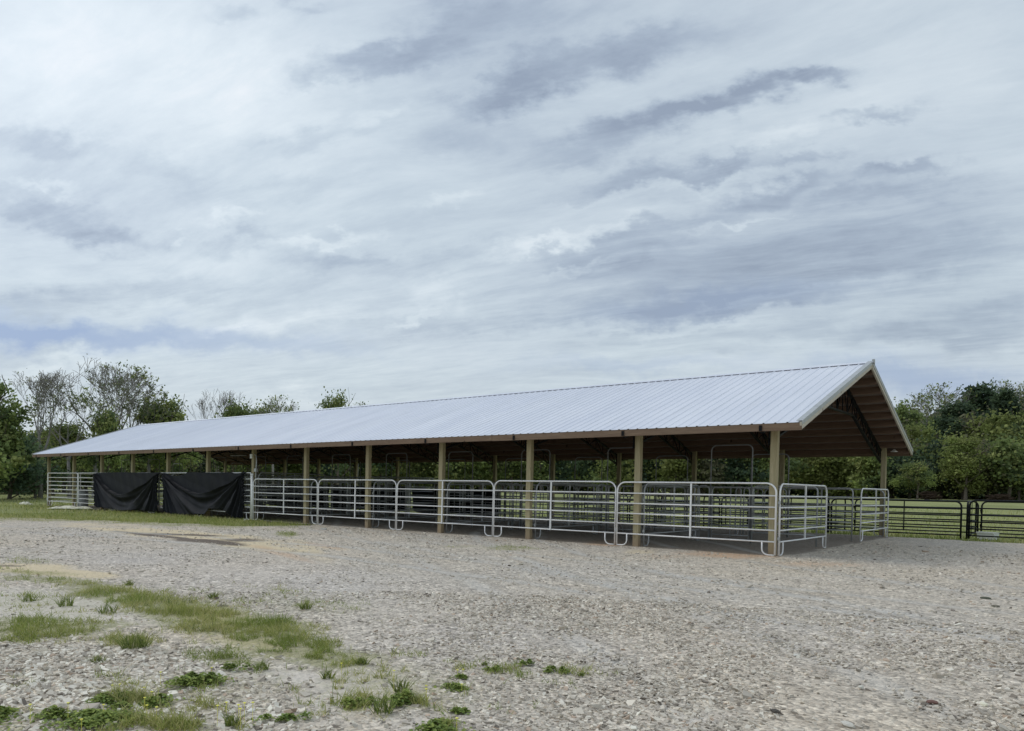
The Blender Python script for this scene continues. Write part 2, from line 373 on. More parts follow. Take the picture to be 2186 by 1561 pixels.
def mat_field():
    m, N, b, o = new_mat('field_grass'); P = geo_pos(N)
    a = N.noise(P, .12, 4, .6); c = N.noise(P, 2.2, 6, .7); d = N.noise(P, 25, 4, .7)
    g = N.ramp(a, [(.3, (.24, .27, .11)), (.5, (.32, .345, .15)), (.7, (.43, .44, .20))])
    g = N.mix(N.m('MULTIPLY', N.ramp(c, [(.35, 0.0), (.7, 1.0)]), .5), g, (.36, .35, .19))
    g = N.mix(N.m('MULTIPLY', d, .4), g, (.10, .13, .04))
    N.put(b.inputs['Base Color'], g); b.inputs['Roughness'].default_value = .95; b.inputs['Specular IOR Level'].default_value = .1
    bump(N, b, N.m('ADD', c, d), .06, .8); return m
M['field'] = mat_field()
def mat_leaf(name, trans=.35):
    m, N, b, o = new_mat(name); c = attr(N, 'tint', 'Color')
    rd = N.n('ShaderNodeObjectInfo').outputs['Random']
    c = N.mix(N.m('MULTIPLY', rd, .5), c, N.mix(1.0, c, (.80, .86, .90), 'MULTIPLY'))
    N.put(b.inputs['Base Color'], c); b.inputs['Roughness'].default_value = .65; b.inputs['Specular IOR Level'].default_value = .2
    t = N.n('ShaderNodeBsdfTranslucent'); N.put(t.inputs[0], c); x = N.n('ShaderNodeMixShader'); x.inputs[0].default_value = trans
    N.nt.links.new(b.outputs[0], x.inputs[1]); N.nt.links.new(t.outputs[0], x.inputs[2]); N.nt.links.new(x.outputs[0], o.inputs[0]); return m
M['leaf'] = mat_leaf('leaves', .45); M['blade'] = mat_leaf('grass_blades', .3)
M['bark'] = mat_simple('bark', (.15, .125, .105), .9, 0, 3, .35, .02)
M['twig'] = mat_simple('grey_bark', (.26, .245, .23), .9, 0, 3, .3)
def mat_stone():
    m, N, b, o = new_mat('loose_stone'); c = attr(N, 'tint', 'Color'); P = geo_pos(N)
    N.put(b.inputs['Base Color'], N.mix(N.m('MULTIPLY', N.noise(P, 120, 3, .7), .5), c, N.mix(1.0, c, (.7, .68, .66), 'MULTIPLY')))
    b.inputs['Roughness'].default_value = .85; b.inputs['Specular IOR Level'].default_value = .3; return m
M['stone'] = mat_stone()

# ------------------------------------------------------------------ terrain
def terrain(X, Y):
    d = np.hypot(X-CAM[0], Y-CAM[1]); az = np.arctan2(X-CAM[0], Y-CAM[1])
    z = .95*sstep(45, 125, d)*sstep(-1.25, -.9, az)
    z = z+34*sstep(150, 330, d)*sstep(-.36, .02, az)*(1-.25*sstep(.5, 1.2, az))
    z = z+3.0*sstep(150, 400, d)
    z = z+.06*(fbm(X*.15, Y*.15)-.5)*sstep(30, 60, d)
    return z-.03
BX0, BX1, BW = -36.576, 0.0, 11.2     # barn: 12 bays of 3.048
# far edge of the gravel, surveyed
edge_px = [(-700, 1096), (0, 1104), (200, 1111), (400, 1119)]
edge = sorted([tuple(onz(x, y)[:2]) for x, y in edge_px])
def lot_inside(X, Y):
    ex = [e[0] for e in edge]+[-14.6, -13.7, 0.6, 3.5, 12, 60]; ey = [e[1] for e in edge]+[-3.1, 11.3, 11.5, 11.2, 10.4, 8]
    o = np.argsort(ex); lim = np.interp(X, np.array(ex)[o], np.array(ey)[o])
    n = fbm(X*.9, Y*.9, 4)-.5
    a = lim+n*1.3*(X < -14)+n*.5-Y
    inside = np.minimum(np.minimum(X+37.0, .4-X), np.minimum(Y+.25, 11.5-Y))+n*.4
    return np.maximum(a, inside)
# strokes on the yard: x, y, half length, half height (as seen from the survey point), angle, amount
MK = {
 'green': [(300,1290,160,22,-14,1.15),(60,1222,110,7,-4,.6),(650,1385,160,26,-14,.9),(430,1318,190,34,-10,1.15),(250,1262,130,10,-10,.9),(120,1240,160,8,-4,.75),(70,1345,150,22,-1,1.15),(220,1338,90,12,4,.7),(560,1340,130,24,-2,1.1),
           (600,1385,150,32,-10,.95),(700,1412,100,24,-2,1.0),(480,1408,100,12,-8,.8),(520,1372,110,14,0,.6),(270,1370,70,14,0,.75),(400,1458,70,16,0,.8),(270,1500,90,16,-4,1),
           (20,1555,70,20,0,.5),(230,1545,130,20,4,.5),(100,1525,80,12,0,.5),(370,1552,110,14,0,.75),(850,1470,260,75,0,.44),(380,1480,320,80,0,.38),(130,1290,200,45,0,.40),(620,1290,220,34,-8,.36),(1150,1440,160,30,0,.3),(880,1500,50,10,-5,.9),(930,1558,50,12,0,.9),(780,1400,70,12,-5,.6),
           (60,1100,500,13,-1,1.0),(350,1108,300,14,-2,1.0),(560,1112,100,9,-2,.9),(610,1141,26,5,0,.8),(1085,1172,70,5,0,.55),(980,1168,60,4,0,.4),(60,1198,90,9,0,.35),
           (780,1510,30,8,0,.5),(850,1425,50,6,0,.35)],
 'sand': [(110,1222,150,9,-5,1.1),(40,1212,120,10,0,.9),(430,1146,240,11,-5,1.0),(560,1168,110,7,-6,1.1),(240,1132,110,6,-5,.7),(660,1172,60,16,-25,.55),(470,1320,140,22,-8,.75),(540,1375,150,18,-6,.6),
          (800,1490,110,45,25,.55),(620,1400,120,14,0,.4),(1370,1178,60,6,0,.5),(1650,1230,300,26,0,.25),(1950,1300,300,30,0,.18),(700,1560,200,30,0,.3)],
 'clay': [(1300,1160,50,7,0,.8),(1560,1185,110,10,-2,.7),(1000,1165,60,6,0,.3),(1750,1205,120,9,0,.45),(600,1180,90,8,-15,.5),(80,1077,24,3,0,1.3),(1420,1190,120,8,0,.35),(810,1500,90,25,25,.4),(690,1165,50,6,-10,.5),(800,1122,40,5,0,.5),(1110,1146,40,5,0,.4)],
 'mud': [(440,1155,75,3.6,-3,1.3),(340,1144,90,2.5,-6,.9),(520,1152,60,3.5,0,.7),(400,1142,90,2.4,-2,.8),(20,1208,40,3,0,.6),(480,1160,60,3,-4,.9)],
 'dust': [(110,1300,210,36,-4,1.2),(600,1450,200,18,-4,.7),(760,1480,160,60,15,.7),(900,1540,120,30,0,.45),(1500,1530,160,30,10,.4),(550,1230,260,24,-4,.35),(1950,1360,220,18,-2,.4),(760,1330,70,70,0,.3),(1060,1280,160,12,8,.35)],
 'cool': [(450,1220,420,50,-5,1),(150,1150,300,30,-4,.6),(110,1300,200,40,0,.8),(1100,1330,300,60,5,.5),(1500,1380,500,50,0,.4)],
}
def strokes(name, X, Y):
    x, y = P2px(X, Y); x = np.nan_to_num(x, nan=-9e4); y = np.nan_to_num(y, nan=9e4)
    n1 = fbm(X*1.1, Y*1.1, 4)-.5; n2 = fbm(X*1.1+50, Y*1.1+50, 4)-.5
    o = np.zeros_like(X)
    for cx, cy, L, W, a, amp in MK[name]:
        ca, sa = math.cos(R(a)), math.sin(R(a)); dx = x-cx; dy = -(y-cy)
        s = (dx*ca+dy*sa)/L+n1*.9; t = (-dx*sa+dy*ca)/W+n2*1.0
        o = np.maximum(o, amp*np.exp(-(s*s+t*t)**1.2))
    return o
def floor_shade_mask(X, Y):  # barn footprint, where dirt floor and painted shade go
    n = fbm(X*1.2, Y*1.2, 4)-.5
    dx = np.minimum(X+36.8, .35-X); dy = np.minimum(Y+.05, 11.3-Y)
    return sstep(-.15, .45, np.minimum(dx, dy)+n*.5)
def lot_mesh():
    rr = np.exp(np.linspace(math.log(.4), math.log(75), 500))
    az = np.concatenate([np.linspace(YAW-.80, YAW+.95, 900), np.linspace(YAW+.95, YAW+2*math.pi-.80, 120)[1:]])
    A, Rr = np.meshgrid(az, rr); X = CAM[0]+Rr*np.sin(A); Y = CAM[1]+Rr*np.cos(A)
    at = {k: ('POINT', strokes(k, X, Y).ravel()) for k in MK}
    tr = np.zeros_like(X); pk = np.zeros_like(X); wob = (fbm(X*.4, Y*.4, 3)-.5)*1.2
    for ccx, ccy, rad, amp in [(14, 16, 27.0, 1), (14, 16, 25.3, 1), (14, 15.5, 22.2, .8), (14, 15.5, 20.6, .8), (-6, -34, 26.5, .9), (-6, -34, 28.1, .9), (24, -2, 19, .7), (24, -2, 17.4, .7), (-40, -60, 66, .6), (-40, -60, 64.3, .6), (10, 30, 36.5, .7), (10, 30, 38.2, .7)]:
        dd = np.hypot(X-ccx, Y-ccy)-rad+wob*.5; a_ = amp*sstep(.32, .52, fbm(X*.5+rad, Y*.5, 3))
        tr = np.maximum(tr, a_*np.exp(-((np.abs(dd)-.20)/.07)**2)); pk = np.maximum(pk, a_*np.exp(-(dd/.15)**2))
    at['track'] = ('POINT', tr.ravel()); at['pack'] = ('POINT', pk.ravel())
    at['floor'] = ('POINT', floor_shade_mask(X, Y).ravel())
    g = at['green'][1].reshape(X.shape)
    Z = .05*(fbm(X*.35, Y*.35, 3)-.5)*sstep(1.5, 4, np.abs(Y-5)-4)+.018*(fbm(X*3, Y*3, 4)-.5)+.012*g+.006*tr-.008*pk
    inb = (X > -38) & (X < 1) & (Y > -1) & (Y < 12); Z = np.where(inb, Z*.4, Z)
    V = np.stack([X, Y, Z], -1).reshape(-1, 3); nr, na = X.shape
    i, j = np.meshgrid(np.arange(nr-1), np.arange(na-1), indexing='ij'); b = i*na+j
    Fc = np.stack([b, b+na, b+na+1, b+1], -1).reshape(-1, 4)
    ins = (lot_inside(X, Y) > 0).ravel(); Fc = Fc[ins[Fc].all(1)]
    # centre disc under the viewpoint
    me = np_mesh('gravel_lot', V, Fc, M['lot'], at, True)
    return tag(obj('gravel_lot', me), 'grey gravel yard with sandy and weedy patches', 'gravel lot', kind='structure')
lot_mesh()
def field_mesh():
    rr = np.concatenate([[.01], np.exp(np.linspace(math.log(3), math.log(1800), 170))]); az = np.linspace(0, 2*math.pi, 361)
    A, Rr = np.meshgrid(az, rr); X = CAM[0]+Rr*np.sin(A); Y = CAM[1]+Rr*np.cos(A)
    Z = terrain(X, Y)-.03*(np.clip(lot_inside(X, Y), 0, 3))
    V = np.stack([X, Y, Z], -1).reshape(-1, 3); nr, na = X.shape
    i, j = np.meshgrid(np.arange(nr-1), np.arange(na-1), indexing='ij'); b = i*na+j
    Fc = np.stack([b, b+na, b+na+1, b+1], -1).reshape(-1, 4)
    tag(obj('grass_field', np_mesh('grass_field', V, Fc, M['field'], None, True)), 'green pasture around the yard', 'field', kind='structure')
field_mesh()

# ------------------------------------------------------------------ the barn
def make_barn():
    t = thing('pole_barn', (0, 0, 0), 'long open-sided pole barn with a ribbed pale metal roof on square wooden posts', 'barn')
    ex, ey, zc, zr = .68, .52, 2.745, 4.745
    yr = BW/2; sl_ = (zr-zc)/(yr+ey); ang = math.atan(sl_); ca, sa = math.cos(ang), math.sin(ang)
    XL, XR = BX0-.62, ex
    # ribbed sheets
    pitch = .2286; prof = []
    n = int((XR-XL)/pitch)+1
    for k in range(n):
        x = XL+k*pitch
        for dx, dz in ((0, 0), (.088, 0), (.103, .016), (.127, .016), (.142, 0)):
            if x+dx < XR: prof.append((x+dx, dz))
    prof.append((XR, 0))
    for s in (-1, 1):
        V = []; Fc = []
        ye = -ey if s < 0 else BW+ey
        rows = [(ye, zc), ((ye+yr)/2, (zc+zr)/2), (yr-s*0.0, zr)]
        for (y, z) in rows:
            for (x, dz) in prof: V.append((x, y+s*dz*sa, z+dz*ca))
        m = len(prof)
        for q in range(2):
            for i in range(m-1):
                a = q*m+i; f = (a, a+1, a+1+m, a+m); Fc.append(f if s < 0 else f[::-1])
        me = bpy.data.meshes.new('roof_panel'); me.from_pydata(V, [], Fc); me.materials.append(M['roof']); me.update()
        rp = obj('roof_panel', me, t)
        md = rp.modifiers.new('gauge', 'SOLIDIFY'); md.thickness = .004; md.offset = -1; md.material_offset = 0
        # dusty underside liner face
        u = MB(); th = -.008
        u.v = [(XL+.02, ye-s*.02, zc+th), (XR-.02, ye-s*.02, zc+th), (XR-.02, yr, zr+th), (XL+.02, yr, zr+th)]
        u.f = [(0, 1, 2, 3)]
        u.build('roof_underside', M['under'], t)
    rc = MB()     # ridge cap riding on the ribs
    for s in (-1, 1):
        o_ = .026
        y1, z1 = yr+s*.17, zr-.17*sl_
        V = [(XL-.03, yr, zr+.036), (XR+.03, yr, zr+.036), (XR+.03, y1, z1+o_), (XL-.03, y1, z1+o_)]
        b = len(rc.v); rc.v += V; rc.f.append((b, b+1, b+2, b+3) if s > 0 else (b+3, b+2, b+1, b))
    rco = rc.build('ridge_cap', M['roof'], t); md = rco.modifiers.new('gauge', 'SOLIDIFY'); md.thickness = .005
    kx = MB(); kx.box(XR+.0, XR+.05, yr-.05, yr+.05, zr-.03, zr+.075); kx.build('ridge_end', M['galvd'], t)
    # purlins on edge, square to the slope
    for s in (-1, 1):
        L = (yr+ey)/ca; k = 0; d = .30
        while d < L-.05:
            y = (yr+s*(d*ca)); z = zr-d*sa
            nx, nz = -s*sa, -ca         # into the building
            c = Vector((0, y+nx*.105, z+nz*.105)); nrm = Vector((0, nx, nz))
            jog = .0
            mb = MB().beam((XL+.04, c.y, c.z), (XR-.045, c.y, c.z), .04, .19, nrm)
            mb.build('purlin', M['purlin'], t); d += .585; k += 1
        ye = (-ey+.02) if s < 0 else BW+ey-.02
        mb = MB(); segs = 10
        for q in range(segs):
            a = XL+(XR-XL)*q/segs; b = XL+(XR-XL)*(q+1)/segs
            mb.box(a+.004, b-.004, ye-.019-.001*(q % 2), ye+.019, zc-.155+.004*math.sin(q*2.1), zc-.012)
        mb.build('fascia_board', M['fascia'], t)
        for xe, sg in ((XL, -1), (XR, 1)):
            yy = -ey if s < 0 else BW+ey
            a = Vector((xe-sg*.02, yy, zc-.07)); b = Vector((xe-sg*.02, yr, zr-.07))
            MB().beam(a, b, .04, .14, (0, 0, 1)).build('rake_board', M['rake'], t)
            a = Vector((xe+sg*.006, yy-(.01 if s < 0 else -.01), zc-.012)); b = Vector((xe+sg*.006, yr, zr-.012+.004))
            mb = MB().beam(a, b, .012, .08, (0, 0, 1))
            mb.beam(a+Vector((-sg*.05, 0, .044)), b+Vector((-sg*.05, 0, .044)), .12, .006, (0, 0, 1))
            mb.build('rake_trim', M['galvd'], t)
    # posts
    def post_mesh(sd):
        mb = MB(); h = .07; zt = 2.86; c = .006
        r_ = random.Random(sd); lean = [(r_.uniform(-.008, .008), r_.uniform(-.008, .008)) for _ in range(4)]
        ring = [(-h+c, -h), (h-c, -h), (h, -h+c), (h, h-c), (h-c, h), (-h+c, h), (-h, h-c), (-h, -h+c)]
        zs = [-.05, .9, 1.9, zt]
        for z, (lx, ly) in zip(zs, lean):
            for x, y in ring: mb.v.append((x+lx, y+ly, z))
        for i in range(3):
            for j in range(8):
                a = i*8+j; b = i*8+(j+1) % 8; mb.f.append((a, b, b+8, a+8))
        mb.f.append(tuple(24+j for j in range(8))); return mb.mesh('post', M['post'])
    pm = [post_mesh(i) for i in range(4)]
    for i in range(13):
        for y in (.11, BW-.03):
            p = obj('post', pm[(i*3+int(y)) % 4], t); p.location = (-3.048*i, y, 0)
            p.rotation_euler = (R(random.Random(i).uniform(-.3, .3)), R(random.Random(i+9).uniform(-.3, .3)), 0)
    # trusses
    def truss_mesh():
        mb = MB(); y0, y1 = .02, yr
        top = lambda y: zc+(y+ey)*sl_-.20
        dep = lambda y: .33+.10*min(1, max(0, y)/2.5)
        flat = 3.9; zflat = top(flat)-dep(flat)
        bot = lambda y: top(y)-dep(y) if y < flat else zflat
        for s in (0, 1):
            q = (lambda y: y) if s == 0 else (lambda y: BW-y)
            A = lambda y, z, dx=0: (dx, q(y), z)
            for dx in (-.022, .022):
                mb.beam(A(-.42, top(-.42), dx), A(yr, top(yr), dx), .04, .045)
            for dx in (-.018, .018):
                mb.beam(A(.1, bot(.1), dx), A(2.0, bot(2.0), dx), .036, .04)
                mb.beam(A(2.0, bot(2.0), dx), A(flat, zflat, dx), .036, .04)
                mb.beam(A(flat, zflat, dx), A(yr, zflat, dx), .036, .04)
            ys = np.linspace(.12, yr, 11)
            for k in range(10):
                ya, yb = ys[k], ys[k+1]
                if k % 2 == 0: mb.beam(A(ya, bot(ya)), A(yb, top(yb)), .022, .024, (1, 0, 0))
                else: mb.beam(A(ya, top(ya)), A(yb, bot(yb)), .022, .024, (1, 0, 0))
                mb.beam(A(yb, bot(yb)), A(yb, top(yb)), .022, .022, (1, 0, 0))
            mb.beam(A(.06, top(.06)-.40), A(.06, top(.06)+.02), .012, .10, (0, 1, 0))
        return mb.mesh('truss', M['steel'])
    tm = truss_mesh()
    bkm = MB().box(-.03, .03, -.006, .006, zc-.15, zc-.035).mesh('bracket', M['steel'])
    for i in range(13):
        o_ = obj('truss', tm, t); o_.location = (-3.048*i-.10, 0, 0)
        for y in (-ey-.012, BW+ey+.012): obj('bracket', bkm, o_).location = (0, y, 0)
    return t
make_barn()

# ------------------------------------------------------------------ livestock panels
def rounded(L, H, r, z0=.02, n=6):
    """outer hoop: up, round the corner, along, down"""
    p = [(0, 0, z0)]
    for k in range(n+1):
        a = math.pi-k*math.pi/2/n; p.append((r+r*math.cos(a), 0, H-r+r*math.sin(a)))
    for k in range(n+1):
        a = math.pi/2-k*math.pi/2/n; p.append((L-r+r*math.cos(a), 0, H-r+r*math.sin(a)))
    p.append((L, 0, z0)); return p
_cache = {}
def part(key, fn):
    if key not in _cache: _cache[key] = fn()
    return _cache[key]
def make_panel(name, loc, rz, label, group, L=3.6, H=1.52, n=6, mat='galv', zb=.30, r=.0195, cr=.20, stay=.5, legs=True, pins=True, sag=0.0, cat='panel'):
    _r = random.Random(label); t = thing(name, loc, label, cat, group, rz+R(_r.uniform(-.5, .5))); t.rotation_euler[0] = R(_r.uniform(-.7, .7)); k = (round(L, 2), H, n, mat, zb, r, cr)
    mt = M[mat]
    obj('frame', part(('f',)+k, lambda: MB().tube(rounded(L, H, cr), r, 8).mesh('frame', mt, True)), t)
    zs = [zb+(H-r-zb)*(i/(n-1))**1.0 for i in range(n-1)]
    rm = part(('r', round(L, 2), mat, r), lambda: MB().tube([(r*.6, 0, 0), (L*.5, 0, -.004), (L-r*.6, 0, 0)], r*.86, 7).mesh('rail', mt, True))
    for z in zs: obj('rail', rm, t).location = (0, 0, z)
    if stay:
        sm = part(('s', H, zb, mat, r), lambda: MB().beam((0, 0, zb-.02), (0, 0, H-r), .032, .012, (0, 1, 0)).beam((0, r*1.1, zb-.02), (0, r*1.1, H-r), .034, .006, (0, 1, 0)).mesh('stay', mt))
        o = obj('stay', sm, t); o.location = (L*stay, -.022, 0)
    if legs:
        def lg():
            pts = [(.26, 0, zb)]+[(.13+.13*math.cos(a), 0, .14-.12*math.sin(a)*1.0) for a in np.linspace(0, math.pi/2, 5)]+[(.01, 0, .02)]
            return MB().tube(pts, r*.8, 7).mesh('leg', mt, True)
        lm = part(('l', zb, mat, r), lg)
        obj('leg', lm, t); o = obj('leg', lm, t); o.location = (L, 0, 0); o.rotation_euler = (0, 0, math.pi)
    if pins:
        pm_ = part(('p', mat), lambda: MB().box(-.045, .0, -.02, .02, 0, .06).tube([(-.03, 0, -.05), (-.03, 0, .09)], .008, 6).mesh('latch', M['galvd'] if mat != 'black' else M['black']))
        obj('latch', pm_, t).location = (0, 0, H*.72); obj('latch', pm_, t).location = (0, 0, .34)
    return t
def make_arch(loc, label, group, a0=.37, aw=1.06, H=1.52, n=6, rz=0, mat='galvd', AH=2.58, L=3.0):
    """panel with a tall walk-through bow gate"""
    t = thing('bow_gate_panel', loc, label, 'gate panel', group, rz); mt = M[mat]; r = .02
    def sect(x0, x1, key):
        def f():
            mb = MB(); mb.tube([(x0+p[0], 0, p[2]) for p in rounded(x1-x0, H, .12)], r, 7)
            for i in range(n-1): mb.tube([(x0, 0, .3+(H-.32)*i/(n-1)), (x1, 0, .3+(H-.32)*i/(n-1))], r*.85, 6)
            return mb.mesh('side_section', mt, True)
        return part(('sec', key, round(x0, 2), round(x1, 2), H, n, mat), f)
    if a0 > .12: obj('side_section', sect(.02, a0-.03, 'a'), t)
    obj('side_section', sect(a0+aw+.03, L-.02, 'b'), t)
    obj('arch', part(('arch', a0, aw, AH, mat), lambda: MB().tube([(a0+p[0], 0, p[2]) for p in rounded(aw, AH, .14)], .017, 8).mesh('arch', M['arch'], True)), t)
    def g():
        mb = MB(); x0, x1 = a0+.05, a0+aw-.05
        mb.tube([(x0+p[0], .0, p[2]) for p in rounded(x1-x0, H-.04, .10, .12)], .017, 7)
        for i in range(n-1): mb.tube([(x0, 0, .2+(H-.3)*i/(n-1)), (x1, 0, .2+(H-.3)*i/(n-1))], .015, 6)
        mb.beam(((x0+x1)/2, 0, .14), ((x0+x1)/2, 0, H-.06), .03, .012, (0, 1, 0)); return mb.mesh('gate', mt, True)
    go = obj('gate', part(('gate', a0, aw, H, n, mat), g), t)
    obj('handle', part(('gh', a0, H), lambda: MB().tube([(a0+aw-.12, -.02, 1.0), (a0+aw-.12, -.06, 1.02), (a0+aw-.12, -.06, 1.14), (a0+aw-.12, -.02, 1.16)], .008, 6).mesh('handle', M['galvd'])), go)
    return t

PL = 3.6576
for i in range(5):       # front: five six-rail panels on the right half
    make_panel('stall_panel', (.12-PL*(i+1)+.03, .0, 0), 0,
        'shiny galvanized six-rail panel along the barn front, '+('nearest the right-hand corner' if i == 0 else words(i)+' from the right-hand corner'), 'six-rail panels along the barn front', L=PL-.06, stay=.5, H=1.53+.008*(i == 1))
for i in range(5):       # left half: taller eight-rail panels
    x1 = -18.2-PL*i-.06
    lab = ['tall eight-rail panel behind the right black cloth, next to the short panels', 'tall eight-rail panel behind the left part of the right black cloth',
           'tall eight-rail panel mostly hidden by the left black cloth', 'tall eight-rail panel just left of the left black cloth', 'tall eight-rail panel at the far left corner of the barn'][i]
    make_panel('stall_panel', (x1-PL+.05, .0, 0), 0, lab, 'eight-rail panels along the barn front', L=PL-.07, H=1.76, n=8, zb=.27, cr=.05, stay=None if i < 3 else .02)
# end panels at the right gable
make_panel('end_panel', (.15, .05, 0), R(90), 'galvanized end panel closing the front pen at the right gable', 'end panels at the right gable', L=PL-.06, H=1.52)
make_panel('end_panel', (.17, 7.32, 0), R(90), 'galvanized end panel closing the back pen, beside the rear corner post', 'end panels at the right gable', L=PL-.06, H=1.5)
make_panel('end_panel', (-36.75, .1, 0), R(90), 'end panel closing the front pen at the far left gable', 'end panels at the left gable', L=PL-.1, H=1.76, n=8, zb=.27, cr=.05)
for i in range(12):
    right = i < 6; H = 1.5 if right else 1.78; n = 6 if right else 8
    x0 = -3.048*(i+1)+.03
    w_ = words(i)+' bay from the right gable'
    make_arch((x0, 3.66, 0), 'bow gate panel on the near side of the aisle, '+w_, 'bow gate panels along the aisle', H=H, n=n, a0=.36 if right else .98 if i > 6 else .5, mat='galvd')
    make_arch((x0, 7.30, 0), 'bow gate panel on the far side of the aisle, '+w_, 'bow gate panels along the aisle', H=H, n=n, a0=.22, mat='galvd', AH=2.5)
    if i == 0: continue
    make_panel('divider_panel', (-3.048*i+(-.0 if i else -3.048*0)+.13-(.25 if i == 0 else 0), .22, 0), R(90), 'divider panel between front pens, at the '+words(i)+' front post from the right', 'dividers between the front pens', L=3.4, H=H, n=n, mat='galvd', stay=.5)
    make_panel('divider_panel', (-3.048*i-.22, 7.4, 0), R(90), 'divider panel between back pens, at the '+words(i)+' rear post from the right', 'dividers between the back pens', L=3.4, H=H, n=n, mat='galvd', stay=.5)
for i in range(10):
    right = i < 5; H = 1.5 if right else 1.78; n = 6 if right else 8
    make_panel('back_panel', (.12-PL*(i+1), 11.03, 0), 0, 'panel along the back of the barn, '+words(i)+' from the right gable', 'panels along the barn back', L=PL-.06, H=H, n=n, mat='galvd')
# black pipe corral behind the right gable
corral = 'black corral panels beyond the barn'
def bpanel(x, y, rz, label, L=3.6, H=1.17): return make_panel('corral_panel', (x, y, 0), rz, label, corral, L=L, H=H, n=6, mat='black', zb=.13, r=.026, cr=.16, stay=.42, legs=False, pins=True)
bpanel(-1.62, 11.85, 0, 'black six-rail panel just right of the rear corner post')
bpanel(2.18, 11.85, 0, 'near black panel running off the right edge of the photo', H=1.21)
bpanel(5.85, 11.85, 0, 'black panel next beyond the right edge panel', H=1.21)
for k in range(3): bpanel(-1.62-3.68*(k+1), 11.85, 0, 'near-row black panel seen through the barn, '+words(k)+' left of the rear corner post')
bpanel(2.12, 11.9, R(90), 'black panel set end-on, where the two corral rows join', L=2.5)
bpanel(-1.75, 11.95, R(90), 'black cross panel seen through the gable opening', L=2.3)
bpanel(-6.0, 11.95, R(90), 'black cross panel seen through the second bay', L=2.3)
bpanel(-1.45, 14.45, 0, 'rear-row black panel right of the barn, behind the near row')
bpanel(2.25, 14.45, 0, 'rear-row black panel behind the white trough')
bpanel(5.93, 14.45, 0, 'rear-row black panel past the right edge of the yard')
for k in range(3): bpanel(-1.45-3.68*(k+1), 14.45, 0, 'rear-row black panel seen through the barn, '+words(k)+' left of the corral gap')

# ------------------------------------------------------------------ black cloths hung on the tall panels
def tarp(x0, x1, ztop, dip, skew, label, seed, gaps, y0=0.0, flat=False):
    nx, nz = 260, 110; V = []; Fc = []; W_ = x1-x0
    swag = lambda s: max(.0, 1-abs((s-skew)/(skew if s < skew else 1-skew))**1.75)       # 0 at corners, 1 at lowest
    for j in range(nz):
        for i in range(nx):
            s = i/(nx-1); t = j/(nz-1)
            top = ztop-.012*math.sin(s*9+seed)-sum(d*math.exp(-((s-c)/w2)**4) for c, w2, d in gaps)
            bot = .05+.07*math.sin(s*5+seed)**2+(.26*float(sstep(.56, .62, s)*(1-sstep(.80, .88, s))) if seed == 2 else 0)+.12*float(1-sstep(0, .06, s))
            z = top+(bot-top)*t
            y = -.065-.012*math.sin(s*23+z*3)-.008*math.sin(s*61+4*z)
            if not flat:
                d = (ztop-z)/(swag(s)+.035); ph = math.log(max(d, .01)/dip)
                y -= .012*abs(math.sin(7*s+5*z))
                if ph > 0:
                    k = 5.6+.8*math.sin(s*4+seed); r1 = abs(math.cos(k*ph+.5*math.sin(s*9)))**2.2; r2 = abs(math.cos(2.3*k*ph+1.3+math.sin(7*s)))**3
                    y -= .03+.13*r1*min(1, 1.6-ph*.3)+.04*r2+.05*math.exp(-ph*14)
            V.append((x0+W_*s+(.10*t*(1-2*s)+.03*math.sin(t*7+seed*2))*(abs(2*s-1)**6), y0+y, z))
    for j in range(nz-1):
        for i in range(nx-1): a = j*nx+i; Fc.append((a, a+nx, a+1+nx, a+1))
    me = bpy.data.meshes.new('hung_cloth'); me.from_pydata(V, [], Fc); me.materials.append(M['tarp']); me.shade_smooth(); me.update()
    o = obj('hung_cloth', me); md = o.modifiers.new('cloth', 'SOLIDIFY'); md.thickness = .006
    tag(o, label, 'tarp', 'black cloths hung on the panels')
tarp(-30.72, -24.76, 1.78, .98, .42, 'left black cloth sagging over the tall panels', 1, [])
tarp(-24.36, -18.50, 1.78, .82, .47, 'right black cloth with a rail showing above its left corner', 2, [(.16, .12, .14), (.90, .05, .05)])
for k_, (a_, b_, w_) in enumerate([(-20.1, -14.7, 'the rightmost, left of centre'), (-26.0, -20.3, 'second from the right at the back'), (-31.9, -26.2, 'third from the right at the back'), (-36.6, -32.1, 'farthest left at the back')]):
    tarp(a_, b_, 1.40 if k_ else 1.30, .9, .5, 'plain dark cloth on the back panels, '+w_, 5+k_, [(.3+.1*k_, .1, .06)], 10.98, True)

# ------------------------------------------------------------------ small things
def box_thing(name, loc, size, mat, label, cat, rz=0, bev=.02):
    a, b, c = size; mb = MB(); e = bev
    ring = [(-a+e, -b), (a-e, -b), (a, -b+e), (a, b-e), (a-e, b), (-a+e, b), (-a, b-e), (-a, -b+e)]
    for z, k in ((0, .97), (c*.9, 1), (c, .95)):
        for x, y in ring: mb.v.append((x*k, y*k, z))
    for i in range(2):
        for j in range(8): p = i*8+j; q = i*8+(j+1) % 8; mb.f.append((p, q, q+8, p+8))
    mb.f.append(tuple(16+j for j in range(8)))
    o = mb.build(name, mat); o.location = loc; o.rotation_euler = (0, 0, rz); return tag(o, label, cat)
t = thing('feed_trough', (2.55, 13.0, -.02), 'low white trough on the grass behind the black panels', 'trough', rz=R(-20))
tb = MB()
A = [(-.24, -.16), (.24, -.16), (.24, .16), (-.24, .16)]
for z, k in ((0, .92), (.22, 1.0), (.24, 1.03), (.24, .93), (.06, .84)):
    for x, y in A: tb.v.append((x*k, y*k, z))
for i in range(4):
    for j in range(4): p = i*4+j; q = i*4+(j+1) % 4; tb.f.append((p, q, q+4, p+4))
tb.f.append((16, 17, 18, 19)); tb.build('basin', M['white'], t)
MB().box(-.25, .25, -.175, -.168, .20, .235).build('rim', M['white'], t)
